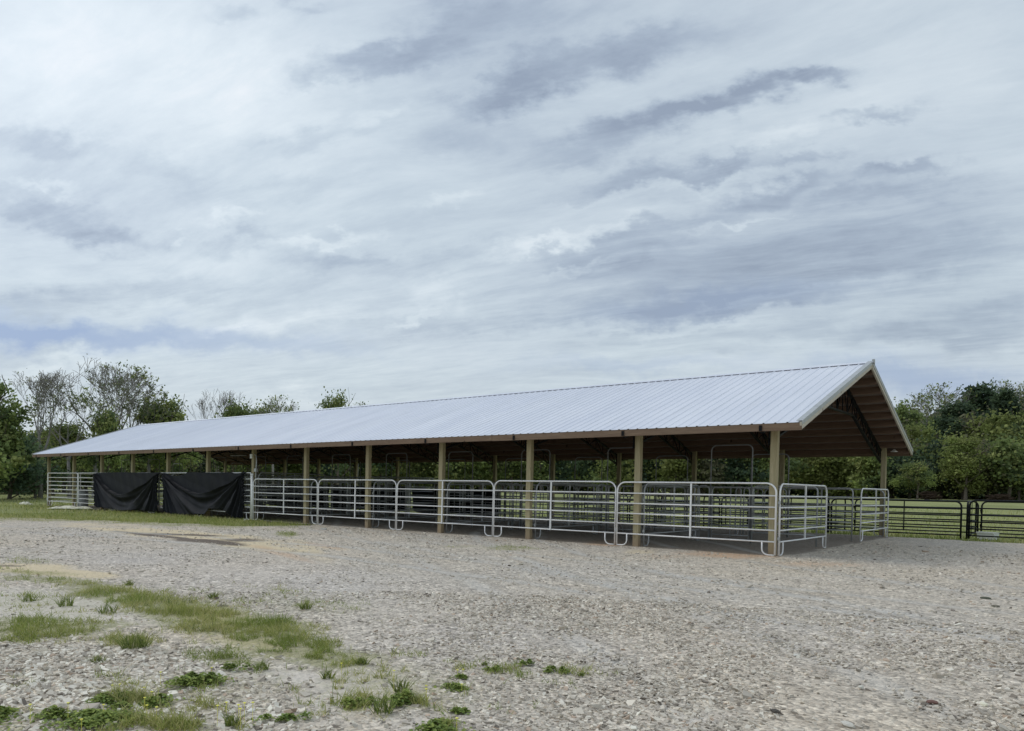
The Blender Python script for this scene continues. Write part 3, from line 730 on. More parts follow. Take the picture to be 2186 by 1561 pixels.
# lamp on the rear corner post
t = thing('flood_lamp', (.09, BW+.02, 2.74), 'small white flood lamp on the outside of the rear corner post', 'lamp')
MB().lathe([(.0, .05), (.035, .05), (.06, 0), (.1, -.02), (.1, -.035), (.0, -.035)], (.17, 0, 0)).build('lamp_head', M['white'], t, True)
MB().tube([(-.02, 0, 0), (.06, 0, .045), (.15, 0, .03)], .012, 6).build('bracket', M['dark'], t)
t = thing('strip_light', (-27.6, 5.9, 2.78), 'white strip light hanging under the roof in the left half', 'lamp')
MB().box(-.6, .6, -.07, .07, 0, .05).build('housing', M['white'], t); MB().tube([(-.5, 0, .05), (-.5, 0, 1.3)], .006, 5).tube([(.5, 0, .05), (.5, 0, 1.3)], .006, 5).build('hanger', M['dark'], t)
# service riser at the seventh post
t = thing('power_riser', (-18.2, .02, 0), 'grey conduit riser with a small white box on the seventh post', 'conduit')
MB().tube([(.16, 0, .02), (.16, 0, 1.85), (.17, .02, 2.2), (.12, .04, 2.38), (0, .05, 2.45), (-.05, .05, 2.47)], .02, 7).build('pipe', M['galvd'], t, True)
MB().box(-.17, -.06, -.04, .03, 2.30, 2.46).build('junction_box', M['white'], t)
MB().box(.10, .23, -.05, .03, 1.80, 1.92).build('outlet_box', M['galvd'], t)
t = thing('hinge_post', (-18.19, -.03, 0), 'steel gate post with a pale cap between the short and tall panels', 'post')
MB().tube([(0, 0, -.02), (0, 0, 1.66)], .04, 10).build('pipe', M['galv'], t, True)
MB().lathe([(.048, 0), (.05, .03), (.035, .07), (0, .08)], (0, 0, 1.66)).build('cap', M['white'], t, True)
# things inside and beside the left bays
t = thing('barrel', (-35.4, 1.4, 0), 'grey barrel inside the far left pen', 'barrel')
MB().lathe([(.0, .0), (.27, 0), (.29, .03), (.29, .28), (.305, .30), (.29, .32), (.29, .58), (.305, .60), (.29, .62), (.28, .86), (.0, .86)], n=24).build('drum', M['grey'], t, True)
MB().lathe([(.305, .84), (.31, .88), (.0, .90)], n=24).build('lid', M['galvd'], t, True)
t = thing('feed_tub', (-32.3, 1.2, 0), 'dark red feed tub on the floor of the left pen', 'tub')
MB().lathe([(.0, .0), (.26, 0), (.34, .36), (.37, .37), (.35, .39), (.32, .36), (.25, .04), (0, .04)], n=24).build('bowl', M['red'], t, True)
MB().tube([(-.35, 0, .37), (-.42, 0, .31), (-.35, 0, .27)], .012, 6).tube([(.35, 0, .37), (.42, 0, .31), (.35, 0, .27)], .012, 6).build('handle', M['dark'], t)
def sack(loc, L, W_, H_, rz, label, seed, mat='cream'):
    g = np.random.default_rng(seed); nx, ny = 40, 16; V = []; Fc = []
    for j in range(ny):
        for i in range(nx):
            s, q = i/(nx-1)*2-1, j/(ny-1)*2-1
            e = max(0, 1-max(abs(s), abs(q))**4); z = .006+H_*e*(.55+.9*float(vnoise(np.array([s*4+seed*7]), np.array([q*3+5.]))[0]-.3))
            V.append((s*L*(1+.08*math.sin(q*5+seed)), q*W_*(1+.15*math.sin(s*7)), max(z, .006)))
    for j in range(ny-1):
        for i in range(nx-1): a = j*nx+i; Fc.append((a, a+1, a+1+nx, a+nx))
    me = bpy.data.meshes.new('sack'); me.from_pydata(V, [], Fc); me.materials.append(M[mat]); me.shade_smooth(); me.update()
    o = obj('empty_sack', me); md = o.modifiers.new('t', 'SOLIDIFY'); md.thickness = .005; o.location = loc; o.rotation_euler = (0, 0, rz); return tag(o, label, 'sack')
p = onz(152, 1087); sack((p[0], p[1], .02), .95, .42, .13, R(48), 'long flattened cream sack on the grass before the left pen', 1)
p = onz(55, 1078); sack((p[0], p[1], .02), .30, .25, .14, R(20), 'small crumpled cream sack beyond the left corner', 2)
p = onz(691, 1131); box_thing('concrete_block', (p[0], p[1], 0), (.09, .06, .05), M['conc'], 'small pale block on the gravel before the front panels', 'block', .5)
p = onz(523, 1112); box_thing('pipe_cap', (p[0], p[1], 0), (.05, .05, .07), M['white'], 'tiny white cap on the grass by the steel gate post', 'cap', .2)

# ------------------------------------------------------------------ loose stones
def stones():
    cube = np.array([(x, y, z) for z in (-1, 1) for y in (-1, 1) for x in (-1, 1)], float)
    quad = np.array([(0, 2, 3, 1), (4, 5, 7, 6), (0, 1, 5, 4), (2, 6, 7, 3), (0, 4, 6, 2), (1, 3, 7, 5)])
    g = np.random.default_rng(5)
    def scatter(n, ra, rb, pw):
        u = g.random(n); r_ = (ra**pw+(rb**pw-ra**pw)*u)**(1/pw); a = g.uniform(YAW-.75, YAW+.95, n)
        return CAM[0]+r_*np.sin(a), CAM[1]+r_*np.cos(a), r_
    X1, Y1, r1 = scatter(90000, 2.6, 9.5, 1.35); X2, Y2, r2 = scatter(36000, 8, 24, 1.0)
    X = np.concatenate([X1, X2]); Y = np.concatenate([Y1, Y2]); rr = np.concatenate([r1, r2])
    px, py = P2px(X, Y)
    shard = sstep(0, 1, 1-np.hypot((px-150)/420, (py-1480)/150)*.8+.6*(fbm(X*2, Y*2)-.5))       # coarse white rubble in the left corner
    shard2 = np.clip(sstep(0, 1, 1-np.hypot((px-560)/230, (py-1540)/70)), 0, 1)
    shard = np.maximum(shard, .7*shard2)
    dust = np.maximum(strokes('dust', X, Y), strokes('sand', X, Y)); gr = strokes('green', X, Y)
    patch = fbm(X*1.0+9, Y*1.0, 4)
    keep = g.random(len(X)) < np.clip(.25+1.5*(patch-.38)*2+shard, .05, 1)*(1-.85*np.clip(dust, 0, 1))*(1-.6*np.clip(gr, 0, 1))
    keep &= (lot_inside(X, Y) > .1) & ~((X < .3) & (X > -37) & (Y > -.1) & (Y < 11.3))
    X, Y, rr, shard = X[keep], Y[keep], rr[keep], shard[keep]; n = len(X)
    s = .0058+.008*g.random(n)**2.6; s = s*(1+.45*shard)*(1+.05*np.maximum(rr-9, 0)); big = g.random(n) < .006; s = np.where(big, s*2.3, s)
    sc3 = np.stack([s*g.uniform(.8, 1.7, n), s*g.uniform(.7, 1.1, n), s*g.uniform(.28, .7, n)], -1)
    V = cube[None]*(1+g.uniform(-.38, .38, (n, 8, 3)))*sc3[:, None]
    tilt = g.normal(0, .28, (n, 2)); az = g.random(n)*2*np.pi
    V[..., 2] += V[..., 0]*tilt[:, :1]+V[..., 1]*tilt[:, 1:]
    c, s_ = np.cos(az)[:, None], np.sin(az)[:, None]
    x = V[..., 0]*c-V[..., 1]*s_; y = V[..., 0]*s_+V[..., 1]*c
    Z = .05*(fbm(X*.35, Y*.35, 3)-.5)*sstep(1.5, 4, np.abs(Y-5)-4)+.018*(fbm(X*3, Y*3, 4)-.5)
    V = np.stack([x+X[:, None], y+Y[:, None], V[..., 2]+Z[:, None]+sc3[:, 2:]*.35], -1).reshape(-1, 3)
    Fc = (np.arange(n)[:, None, None]*8+quad[None]).reshape(-1, 4)
    b = g.choice(6, n, p=[.20, .32, .26, .13, .035, .055]); pal = np.array([(.42, .395, .36), (.53, .505, .46), (.62, .595, .545), (.74, .71, .65), (.50, .41, .34), (.21, .19, .17)])
    t_ = pal[b]*g.uniform(.85, 1.15, (n, 1)); wh = (g.random(n) < .05+.42*shard); t_[wh] = np.array([.80, .79, .74])*g.uniform(.8, 1.1, (wh.sum(), 1))
    tint = np.repeat(np.clip(t_*np.array([1.05, 1.0, .93]), 0, .9), 8, 0)
    tag(obj('loose_gravel', np_mesh('loose_gravel', V, Fc, M['stone'], {'tint': ('POINT', tint)})), 'loose grey and white gravel stones lying on the yard', 'gravel', kind='stuff')
stones()
def rock(loc, s, rz, label, tint, seed, flat=.4):
    g = np.random.default_rng(seed); import bmesh
    bm = bmesh.new(); bmesh.ops.create_icosphere(bm, subdivisions=2, radius=1)
    for v in bm.verts:
        k = 1+.28*(float(vnoise(np.array([v.co.x*1.7+seed*3]), np.array([v.co.y*1.7+v.co.z*2+9.]))[0])-.5)*2
        v.co = Vector((round(v.co.x*k*2.2)/2.2*.5+v.co.x*k*.5, v.co.y*k, v.co.z*k))
        v.co.x *= s[0]; v.co.y *= s[1]; v.co.z *= s[2]
    me = bpy.data.meshes.new('rock'); bm.to_mesh(me); bm.free()
    a = me.attributes.new('tint', 'FLOAT_COLOR', 'POINT'); a.data.foreach_set('color', np.tile([*tint, 1], len(me.vertices)).astype(np.float32))
    me.materials.append(M['stone']); o = obj('rock', me); o.location = (loc[0], loc[1], s[2]*flat); o.rotation_euler = (0, 0, rz)
    return tag(o, label, 'rock')
for (x, y, sx, tt, lb, sd_) in [(1838, 1468, .035, (.66, .64, .56), 'pale wedge-shaped rock in the right foreground', 1), (1810, 1550, .055, (.62, .60, .54), 'wide pale flat rock at the bottom edge, right of centre', 2),
        (1700, 1400, .03, (.68, .67, .62), 'small pale rock mid right yard, left of the wedge-shaped one', 3), (535, 1520, .04, (.86, .85, .80), 'bright white oblong rock near the bottom left weeds', 4),
        (615, 1462, .035, (.13, .11, .09), 'dark round clod on dusty ground below the weed strip', 5), (665, 1468, .022, (.16, .13, .10), 'smaller dark clod right of the round clod', 6),
        (2105, 1280, .07, (.10, .11, .08), 'dark green-grey clod far out on the right of the yard', 7), (2125, 1297, .06, (.16, .15, .11), 'second dark clod just below the first on the right', 8),
        (10, 1432, .045, (.20, .11, .09), 'reddish brown rock at the left edge', 9), (1990, 1500, .04, (.22, .13, .11), 'reddish stone in the lower right yard', 10),
        (2100, 1505, .045, (.80, .77, .62), 'cream flat stone near the bottom right', 11), (1655, 1520, .04, (.10, .09, .08), 'blackish rock near the bottom, right of centre', 12)]:
    p = onz(x, y); k = sx*(1 if y > 1350 else 1.2); k *= .62; rock(p, (k*1.3, k*.8, k*.5), sd_*1.3, lb, tt, sd_)

# ------------------------------------------------------------------ grass and weeds
def blades(X, Y, h, wd, tint, lean=.5, seed=1, z0=None):
    g = np.random.default_rng(seed); n = len(X)
    a = g.random(n)*2*np.pi; ln = lean*h*g.random(n)**.8; b = g.random(n)*2*np.pi
    dx, dy = np.cos(a)*wd/2, np.sin(a)*wd/2; lx, ly = np.cos(b)*ln, np.sin(b)*ln
    z = np.zeros(n) if z0 is None else z0
    V = np.stack([np.stack([X-dx, Y-dy, z], -1), np.stack([X+dx, Y+dy, z], -1), np.stack([X+lx*.4+dx*.7, Y+ly*.4+dy*.7, z+h*.6], -1),
                  np.stack([X+lx*.4-dx*.7, Y+ly*.4-dy*.7, z+h*.6], -1), np.stack([X+lx+dx*.1, Y+ly+dy*.1, z+h], -1), np.stack([X+lx-dx*.1, Y+ly-dy*.1, z+h], -1)], 1).reshape(-1, 3)
    k = np.arange(n)[:, None, None]*6; Fc = (k+np.array([[0, 1, 2, 3], [3, 2, 4, 5]])[None]).reshape(-1, 4)
    return V, Fc, np.repeat(tint, 6, 0)
GP = 1.6*np.array([(.15, .185, .045), (.20, .225, .06), (.27, .27, .09), (.36, .33, .15), (.10, .13, .038)])
def yard_grass():
    g = np.random.default_rng(11); n = 1500000
    r_ = np.exp(g.uniform(math.log(3.0), math.log(34), n)); a = g.uniform(YAW-.75, YAW+.85, n)
    X = CAM[0]+r_*np.sin(a); Y = CAM[1]+r_*np.cos(a); m = strokes('green', X, Y)
    cl = .45*fbm(X*2.2, Y*2.2, 3)+.55*fbm(X*9, Y*9, 3); keep = (g.random(n) < np.clip(.15+m, 0, 1)*np.clip((cl-.615+.235*np.clip(m, 0, 1))*11, .0, 1)*(m > .12)) & ((Y < -.1) | (X < -37))
    X, Y, m, cl, r_ = X[keep], Y[keep], m[keep], cl[keep], r_[keep]; n = len(X)
    sc_ = 1+np.clip(r_-6, 0, 30)*.05
    h = (.010+.05*g.random(n)**2.6)*(.4+1.2*np.clip((cl-.42)*5, 0, 1))*(0.6+.8*m)*(1+.5*(g.random(n) < .05)); wd = .0042*sc_*g.uniform(.7, 1.4, n)
    idx = np.clip((fbm(X*1.3+5, Y*1.3, 3)*6-1+g.normal(0, .8, n)).astype(int), 0, 4); t_ = GP[idx]*g.uniform(.8, 1.2, (n, 1))
    V, Fc, T = blades(X, Y, h, wd, t_, 1.7, 2, .0+.012*m)
    tag(obj('yard_weeds', np_mesh('yard_weeds', V, Fc, M['blade'], {'tint': ('POINT', T)})), 'low green weeds and grass growing through the gravel', 'grass', kind='stuff')
    print('yard blades', n)
yard_grass()
def verge():     # rougher grass along the lot edges, on the field sheet
    g = np.random.default_rng(12); n = 260000
    r_ = np.exp(g.uniform(math.log(14), math.log(75), n)); a = g.uniform(YAW-.6, YAW+.8, n)
    X = CAM[0]+r_*np.sin(a); Y = CAM[1]+r_*np.cos(a); L = lot_inside(X, Y)
    inb = (X > -36.5) & (X < 0) & (Y > .2) & (Y < 11)
    keep = (L < .12) & (g.random(n) < np.clip(.25+1.2*np.exp(L*.8), 0, 1)) & ~inb
    X, Y, r_ = X[keep], Y[keep], r_[keep]; n = len(X)
    k = (X > -8); h = (.03+.09*g.random(n)**2)*(1+r_*.012); h = np.where(k, h*1.1, h)
    idx = np.clip((fbm(X*.5+5, Y*.5, 3)*6-.6+g.normal(0, .8, n)).astype(int), 0, 4); t_ = GP[idx]*g.uniform(.8, 1.2, (n, 1))
    V, Fc, T = blades(X, Y, h, .012*(1+r_*.02), t_, .8, 3, terrain(X, Y))
    tag(obj('verge_grass', np_mesh('verge_grass', V, Fc, M['blade'], {'tint': ('POINT', T)})), 'rough pasture grass along the edge of the gravel', 'grass', kind='stuff')
verge()
def weed(loc, rad, hh, n, kind, label, group, seed, flowers=0):
    g = np.random.default_rng(seed)
    if kind == 'tuft':
        a = g.random(n)*2*np.pi; r_ = rad*g.random(n)**.5*.35; X = r_*np.cos(a); Y = r_*np.sin(a)
        V, Fc, T = blades(X, Y, hh*g.uniform(.4, 1, n), np.full(n, .006), GP[g.choice([0, 4, 4, 1], n)]*g.uniform(.7, 1.2, (n, 1)), 1.3, seed)
    else:
        n = int(n*2.2); nb = 5; bc = g.normal(0, .42, (nb, 2))*rad*np.array([1.5, .8]); br = rad*g.uniform(.25, .62, nb); bi = g.integers(nb, size=n)
        a = g.random(n)*2*np.pi; r_ = br[bi]*np.abs(g.normal(0, .62, n)); X = bc[bi, 0]+r_*np.cos(a)*1.3; Y = bc[bi, 1]+r_*np.sin(a)
        Z = hh*g.uniform(.5, 1, nb)[bi]*np.exp(-(r_/br[bi])**2)*g.uniform(.25, 1, n)+.006
        s = g.uniform(.004, .0095, n); q = np.array([(-1, -1), (1, -1), (1, 1), (-1, 1)])
        th = g.random(n)*6.28; tx, ty = g.normal(0, .35, n), g.normal(0, .35, n)
        ox = (q[:, 0]*np.cos(th)[:, None]-q[:, 1]*np.sin(th)[:, None])*s[:, None]; oy = (q[:, 0]*np.sin(th)[:, None]+q[:, 1]*np.cos(th)[:, None])*s[:, None]
        V = np.stack([X[:, None]+ox, Y[:, None]+oy, Z[:, None]+ox*tx[:, None]+oy*ty[:, None]], -1).reshape(-1, 3)
        Fc = np.arange(4*n).reshape(n, 4); T = np.repeat(np.array([(.25, .32, .08), (.33, .39, .10), (.19, .26, .07)])[g.choice(3, n)]*g.uniform(.8, 1.25, (n, 1)), 4, 0)
    t = thing('weed_plant', (loc[0], loc[1], 0), label, 'weed', group, g.random()*.6-YAW)
    obj('foliage', np_mesh('foliage', V, Fc, M['blade'], {'tint': ('POINT', T)}), t)
    if flowers:
        mb = MB()
        for k in range(flowers):
            a = g.random()*6.28; r_ = rad*g.random()**.5; x, y = r_*math.cos(a)*1.3, r_*math.sin(a); z = hh*.95+.02
            mb.tube([(x, y, .01), (x, y, z)], .0012, 4); mb.lathe([(0, 0), (.008, .003), (.009, .006), (0, .008)], (x, y, z), 7)
        mb.build('flowers', FL, t)
    return t
FL = mat_simple('yellow_petals', (.80, .76, .12), .6)
wg = 'weed plants in the foreground gravel'
W = [(20, 1545, .30, .09, 1500, 'clover', 'dense dark green clover clump in the bottom left corner', 2), (265, 1497, .13, .05, 700, 'clover', 'bright green clover mat, upper of the pair near the bottom left', 3),
     (320, 1505, .12, .05, 500, 'clover', 'darker clover mat just right of the bright one', 2), (225, 1545, .24, .07, 1300, 'clover', 'wide leafy weed clump at the bottom edge, left of centre', 4),
     (400, 1462, .16, .07, 700, 'clover', 'bushy weed with a long leafy tail, above the clover mats', 2), (290, 1385, .28, .17, 150, 'tuft', 'coarse dark grass tuft with long arching blades', 0),
     (870, 1500, .12, .07, 500, 'clover', 'bright green weed with a yellow flower, bottom centre', 2), (855, 1478, .10, .13, 60, 'tuft', 'upright grass sprig above the bright weed, bottom centre', 1),
     (818, 1522, .16, .16, 70, 'tuft', 'brownish upright sprig on the sandy ruts', 0), (930, 1558, .13, .06, 500, 'clover', 'round green weed cut by the bottom edge, centre', 1),
     (970, 1522, .06, .03, 150, 'clover', 'small flat green weed right of the bright one', 0), (978, 1470, .09, .03, 200, 'clover', 'flat two-part weed below a yellow-green sprout', 1),
     (989, 1449, .045, .035, 120, 'clover', 'tiny yellow-green sprout in the centre gravel', 2), (1052, 1432, .05, .03, 120, 'clover', 'small dark sprout left of the pair in centre gravel', 0),
     (1122, 1420, .05, .035, 120, 'clover', 'small sprout standing above its twin in centre gravel', 0), (1182, 1434, .07, .035, 180, 'clover', 'flat green weed, rightmost in the foreground', 0),
     (765, 1510, .08, .06, 250, 'clover', 'compact round weed left of the brown sprig', 0), (652, 1300, .16, .10, 110, 'tuft', 'lone spreading grass tuft out beyond the weed strip', 0),
     (455, 1278, .14, .10, 90, 'tuft', 'grass tuft at the upper edge of the weed strip', 0), (275, 1250, .12, .10, 80, 'tuft', 'dark tuft on the gravel above the dusty hollow', 0),
     (140, 1295, .2, .16, 70, 'tuft', 'thin grey-green sprigs standing in the dusty hollow', 0), (60, 1285, .2, .14, 60, 'tuft', 'low scraggly sprigs at the left of the dusty hollow', 0),
     (230, 1310, .22, .15, 80, 'tuft', 'wispy sprigs at the right end of the dusty hollow', 0), (560, 1430, .12, .09, 60, 'tuft', 'thin upright sprigs below the weed strip', 0),
     (505, 1432, .08, .06, 120, 'clover', 'low weed under the left end of the weed strip', 0), (700, 1450, .10, .09, 60, 'tuft', 'small leafy sprig with pale flower, right of the dark clods', 1),
     (770, 1420, .12, .08, 80, 'tuft', 'dark tuft at the right tip of the weed strip', 0), (210, 1415, .12, .08, 60, 'tuft', 'sparse tuft among the white rubble', 0),
     (495, 1550, .10, .10, 60, 'tuft', 'yellow-flowered sprig at the bottom edge, left of centre', 6), (600, 1540, .08, .05, 150, 'clover', 'dark little weed on the rubble near the bottom', 0),
     (1035, 1420, .06, .03, 60, 'tuft', 'dry grey sprig in the centre gravel', 0), (1240, 1443, .06, .03, 50, 'tuft', 'dry dark sprig right of the flat green weed', 0)]
for i, (x, y, rd_, hh, n, kd, lb, fl) in enumerate(W): weed(onz(x, y), rd_, hh, n, kd, lb, wg, 40+i, fl)

# ------------------------------------------------------------------ trees
def branch(mb, rnd, p, d, L, r, depth, tips, upw=.15, spread=.55, sides=5):
    p = Vector(p); d = Vector(d); pts = [p.copy()]; rs = [r]; n = 4
    for k in range(n):
        d = (d+Vector((rnd.gauss(0, .12), rnd.gauss(0, .12), rnd.gauss(0, .06)+upw*.25))).normalized()
        p = p+d*L/n; pts.append(p.copy()); rs.append(max(.016, r*(1-.45*(k+1)/n)))
    mb.tube(pts, rs, max(3, sides), False); tips.append((p.copy(), depth))
    if depth <= 0: return
    nb = rnd.choice([2, 3, 3, 4]) if depth > 1 else rnd.choice([3, 4, 5])
    for i in range(nb):
        k = rnd.choice([2, 3, 4, 4]); q = pts[k]
        a = rnd.uniform(0, 6.283); side = Vector((math.cos(a), math.sin(a), rnd.uniform(-.1, .5)))
        nd = (d*(1-spread)+side*spread+Vector((0, 0, upw))).normalized()
        branch(mb, rnd, q, nd, L*rnd.uniform(.58, .84), max(.017, rs[k]*rnd.uniform(.55, .74)), depth-1, tips, upw, spread, sides-1)
def leaf_cloud(C, rad, per, size, pal, g, flat=.8):
    """C (n,3) clump centres, rad (n,), per leaves each"""
    n = len(C); N_ = n*per; ci = np.repeat(np.arange(n), per)
    d = g.normal(0, 1, (N_, 3)); d /= np.linalg.norm(d, axis=1, keepdims=True)
    r_ = rad[ci]*np.abs(g.normal(0, .62, N_)+.25); ax = g.uniform(.6, 1.35, (n, 3)); P = C[ci]+d*r_[:, None]*ax[ci]*np.array([1, 1, flat])
    s = size*g.uniform(.6, 1.3, N_)
    a = g.normal(0, 1, (N_, 3)); a /= np.linalg.norm(a, axis=1, keepdims=True); b = np.cross(a, g.normal(0, 1, (N_, 3))); b /= np.linalg.norm(b, axis=1, keepdims=True)+1e-6
    q = np.array([(-1, -.6), (1, -.6), (.7, .7), (-.7, .7)])
    V = P[:, None]+(a[:, None]*q[None, :, :1]+b[:, None]*q[None, :, 1:])*s[:, None, None]
    Fc = np.arange(N_*4).reshape(N_, 4)
    ct = pal[g.choice(len(pal), n)]*g.uniform(.75, 1.25, (n, 1)); T = ct[ci]*g.uniform(.82, 1.18, (N_, 1))
    return V.reshape(-1, 3), Fc, np.repeat(T, 4, 0)
PAL_G = 2.0*np.array([(.09, .115, .042), (.115, .145, .05), (.15, .18, .06), (.185, .20, .075), (.068, .09, .040)])
PAL_Y = 1.5*np.array([(.18, .205, .065), (.22, .24, .085), (.15, .18, .055)])
PAL_D = 1.6*np.array([(.050, .075, .042), (.062, .088, .045), (.040, .060, .038)])
PAL_B = np.array([(.24, .25, .13), (.19, .21, .10), (.27, .26, .16)])
def crown_clumps(g, Hh, Wd, base, n, conic=0.0):
    """uneven crown: clumps gathered into offset lobes of different size"""
    C = []; m = 7; L = []
    for k in range(m):
        z = g.uniform(.12, .9); a = g.uniform(0, 6.283); f = (1-conic*z)*math.sqrt(max(.05, 1-(2*z-1)**2)); r_ = g.uniform(.25, .75)*Wd*f
        L.append((r_*math.cos(a), r_*math.sin(a), base+(Hh-base)*z, Wd*g.uniform(.30, .58), (Hh-base)*g.uniform(.12, .26)))
    L.append((0, 0, base+(Hh-base)*.84, Wd*.34, (Hh-base)*.16)); L.append((0, 0, base+(Hh-base)*.45, Wd*.5, (Hh-base)*.38))
    while len(C) < n:
        u = g.uniform(-1, 1, 3)
        if np.linalg.norm(u) > 1: continue
        l = L[g.integers(len(L))]; C.append((l[0]+u[0]*l[3], l[1]+u[1]*l[3], l[2]+u[2]*l[4]))
    return np.array(C)
def leafy_template(seed, Hh=12, Wd=4.5, base=2.5, nc=110, per=130, size=.13, pal=PAL_G, conic=.2, cl=1.15, limbs=True):
    g = np.random.default_rng(seed); rnd = random.Random(seed)
    C = crown_clumps(g, Hh-cl*.6, Wd-cl*.6, base+cl*.5, nc, conic); C += g.normal(0, .25, C.shape)
    V, Fc, T = leaf_cloud(C, cl*g.uniform(.55, 1.25, nc), per, size, pal, g)
    cm = np_mesh('crown', V, Fc, M['leaf'], {'tint': ('POINT', T)})
    mb = MB(); tips = []; r = .016*Hh+.05
    mb.tube([(0, 0, -.3), (.05, 0, .3), (.1, .05, base+.5), (.15, -.1, Hh*.55), (.1, 0, Hh*.85)], [r*1.3, r, r*.8, r*.45, r*.1], 8)
    for k in range(9):
        z = base*.8+(Hh*.75-base*.8)*k/9; a = k*2.4+rnd.random(); q = Vector((math.cos(a), math.sin(a), .7)).normalized()
        branch(mb, rnd, (.1, 0, z), q, Wd*.6, r*.4, 1, tips, .1, .5, 4)
    return mb.mesh('trunk', M['bark'], True), cm
def fork(mb, rnd, p, d, L, r, lv, tips, ang, side=1.0):
    pts = [Vector(p)]; rs = [r]; d = Vector(d)
    for k in range(3):
        d = (d+Vector((rnd.gauss(0, .09), rnd.gauss(0, .09), rnd.gauss(.02, .05)))).normalized()
        pts.append(pts[-1]+d*L/3); rs.append(max(.015, r*(1-.26*(k+1)/3)))
    mb.tube(pts, rs, 7 if lv > 4 else 5 if lv > 2 else 3, False)
    if lv <= 1: tips.append(tuple(pts[-1]))
    if lv <= 4:
        for k in (1, 2):
            if rnd.random() < .5*side:
                a = rnd.uniform(0, 6.283); q = (d*.6+Vector((math.cos(a), math.sin(a), .3))*.8).normalized()
                e = pts[k]+q*L*rnd.uniform(.4, .8); mb.tube([pts[k], pts[k].lerp(e, .5)+Vector((0, 0, .04*L)), e], [max(.014, rs[k]*.4), .014, .012], 3, False); tips.append(tuple(e))
    if lv == 0: return
    n = 2 if rnd.random() < .62 else 3; a0 = rnd.uniform(0, 6.283)
    ax = d.orthogonal().normalized(); ay = d.cross(ax)
    for i in range(n):
        a = a0+i*6.283/n+rnd.uniform(-.4, .4); t = math.radians(ang*rnd.uniform(.6, 1.35))
        nd = (d*math.cos(t)+(ax*math.cos(a)+ay*math.sin(a))*math.sin(t)+Vector((0, 0, .10))).normalized()
        fork(mb, rnd, pts[-1], nd, L*rnd.uniform(.72, .92), max(.016, rs[-1]*rnd.uniform(.62, .82)), lv-1, tips, ang, side)
def bare_template(seed, Hh=12, pal=PAL_B, leaves=0, ang=24, levels=5, size=.07, per=6, tr=.3, side=1.0):
    g = np.random.default_rng(seed); rnd = random.Random(seed); mb = MB(); tips = []; r = .014*Hh
    hb = Hh*tr; mb.tube([(0, 0, -.3), (.03, 0, hb*.5), (.1, .05, hb)], [r*1.3, r, r*.9], 9)
    n = rnd.choice([2, 3]); L = Hh*(1-tr)/4.4
    for k in range(n):
        a = k*6.283/n+rnd.random(); t = math.radians(ang*.8); d = (math.cos(a)*math.sin(t), math.sin(a)*math.sin(t), math.cos(t))
        fork(mb, rnd, (.1, .05, hb-.05), d, L, r*.72, levels, tips, ang, side)
    tm = mb.mesh('trunk', M['twig'], True); cm = None
    if leaves:
        C = np.array(tips); C = C[g.permutation(len(C))[:leaves]]
        V, Fc, T = leaf_cloud(C, g.uniform(.15, .45, len(C)), per, size, pal, g)
        cm = np_mesh('crown', V, Fc, M['leaf'], {'tint': ('POINT', T)})
    return tm, cm
TT = {'broad': leafy_template(1, base=1.4), 'round': leafy_template(2, 9, 4.2, 1.2, 110, 120, .115, PAL_G, .05), 'yellow': leafy_template(3, 11, 4.4, 1.5, 100, 110, .13, PAL_Y, .15),
      'bush': leafy_template(4, 4.6, 3.4, .2, 70, 110, .10, PAL_G, .1, .8), 'darkbush': leafy_template(8, 5.4, 3.6, .1, 80, 110, .11, PAL_D*1.5, .1, .9),
      'pine': leafy_template(5, 17, 3.0, 6, 70, 90, .17, PAL_D, .45, 1.0), 'open': leafy_template(6, 13, 4.6, 3, 55, 60, .15, np.concatenate([PAL_B, PAL_G]), .1, .9),
      'bare': bare_template(11, 12, leaves=160, size=.05, per=3, ang=20), 'bare2': bare_template(12, 12, leaves=200, size=.075, per=9, ang=27, pal=PAL_G), 'bare3': bare_template(13, 13, leaves=40, ang=25, size=.05, per=3), 'bare4': bare_template(14, 12, leaves=0, ang=17, tr=.15)}
def tree(kind, px, dist, top_px, label, group, wide=1.0, rz=0, name=None, base_z=None):
    """stands on the terrain at that bearing and distance, as tall as it measures"""
    q = at_dist(px, top_px, dist); X, Y = q[0], q[1]; zb = float(terrain(np.array([X]), np.array([Y]))[0]); Hh = q[2]-zb
    tm, cm = TT[kind]; z = np.array([v.co.z for v in tm.vertices]).max() if kind.startswith('bare') else {'broad': 12, 'round': 9, 'yellow': 11, 'bush': 4.6, 'darkbush': 5.4, 'pine': 17, 'open': 13}[kind]
    s = Hh/z
    nm = name or {'bare': 'bare_tree', 'bare2': 'budding_tree', 'bare3': 'bare_tree', 'bare4': 'bare_tree', 'pine': 'pine_tree', 'bush': 'shrub', 'darkbush': 'shrub'}.get(kind, 'leafy_tree')
    t = thing(nm, (X, Y, zb), label, 'shrub' if 'bush' in kind else 'tree', group, rz); t.scale = (s*wide, s*wide, s)
    obj('trunk', tm, t)
    if cm: obj('crown', cm, t)
    return t
gl = 'trees behind the left end of the barn'; grp = 'trees along the right side of the pasture'
tree('broad', -30, 60, 785, 'leafy tree cut by the left edge of the photo', gl, 1.0, .5)
tree('bare', 88, 66, 788, 'slender leafless tree second from the left edge', gl, 1.0, 1.0)
tree('bare3', 205, 70, 768, 'tallest bare tree, its wide fan of branches above the left gable', gl, 1.25, 2.0)
tree('bare2', 265, 74, 778, 'bare forked tree just right of the tallest, above the left ridge end', gl, .95, .3)
tree('bare2', 150, 68, 820, 'thinly budding tree between the slender and the tallest bare trees', gl, 1.0, 4)
tree('bare2', 320, 74, 835, 'low budding tree leaning over the left ridge end', gl, 1.0, 5)
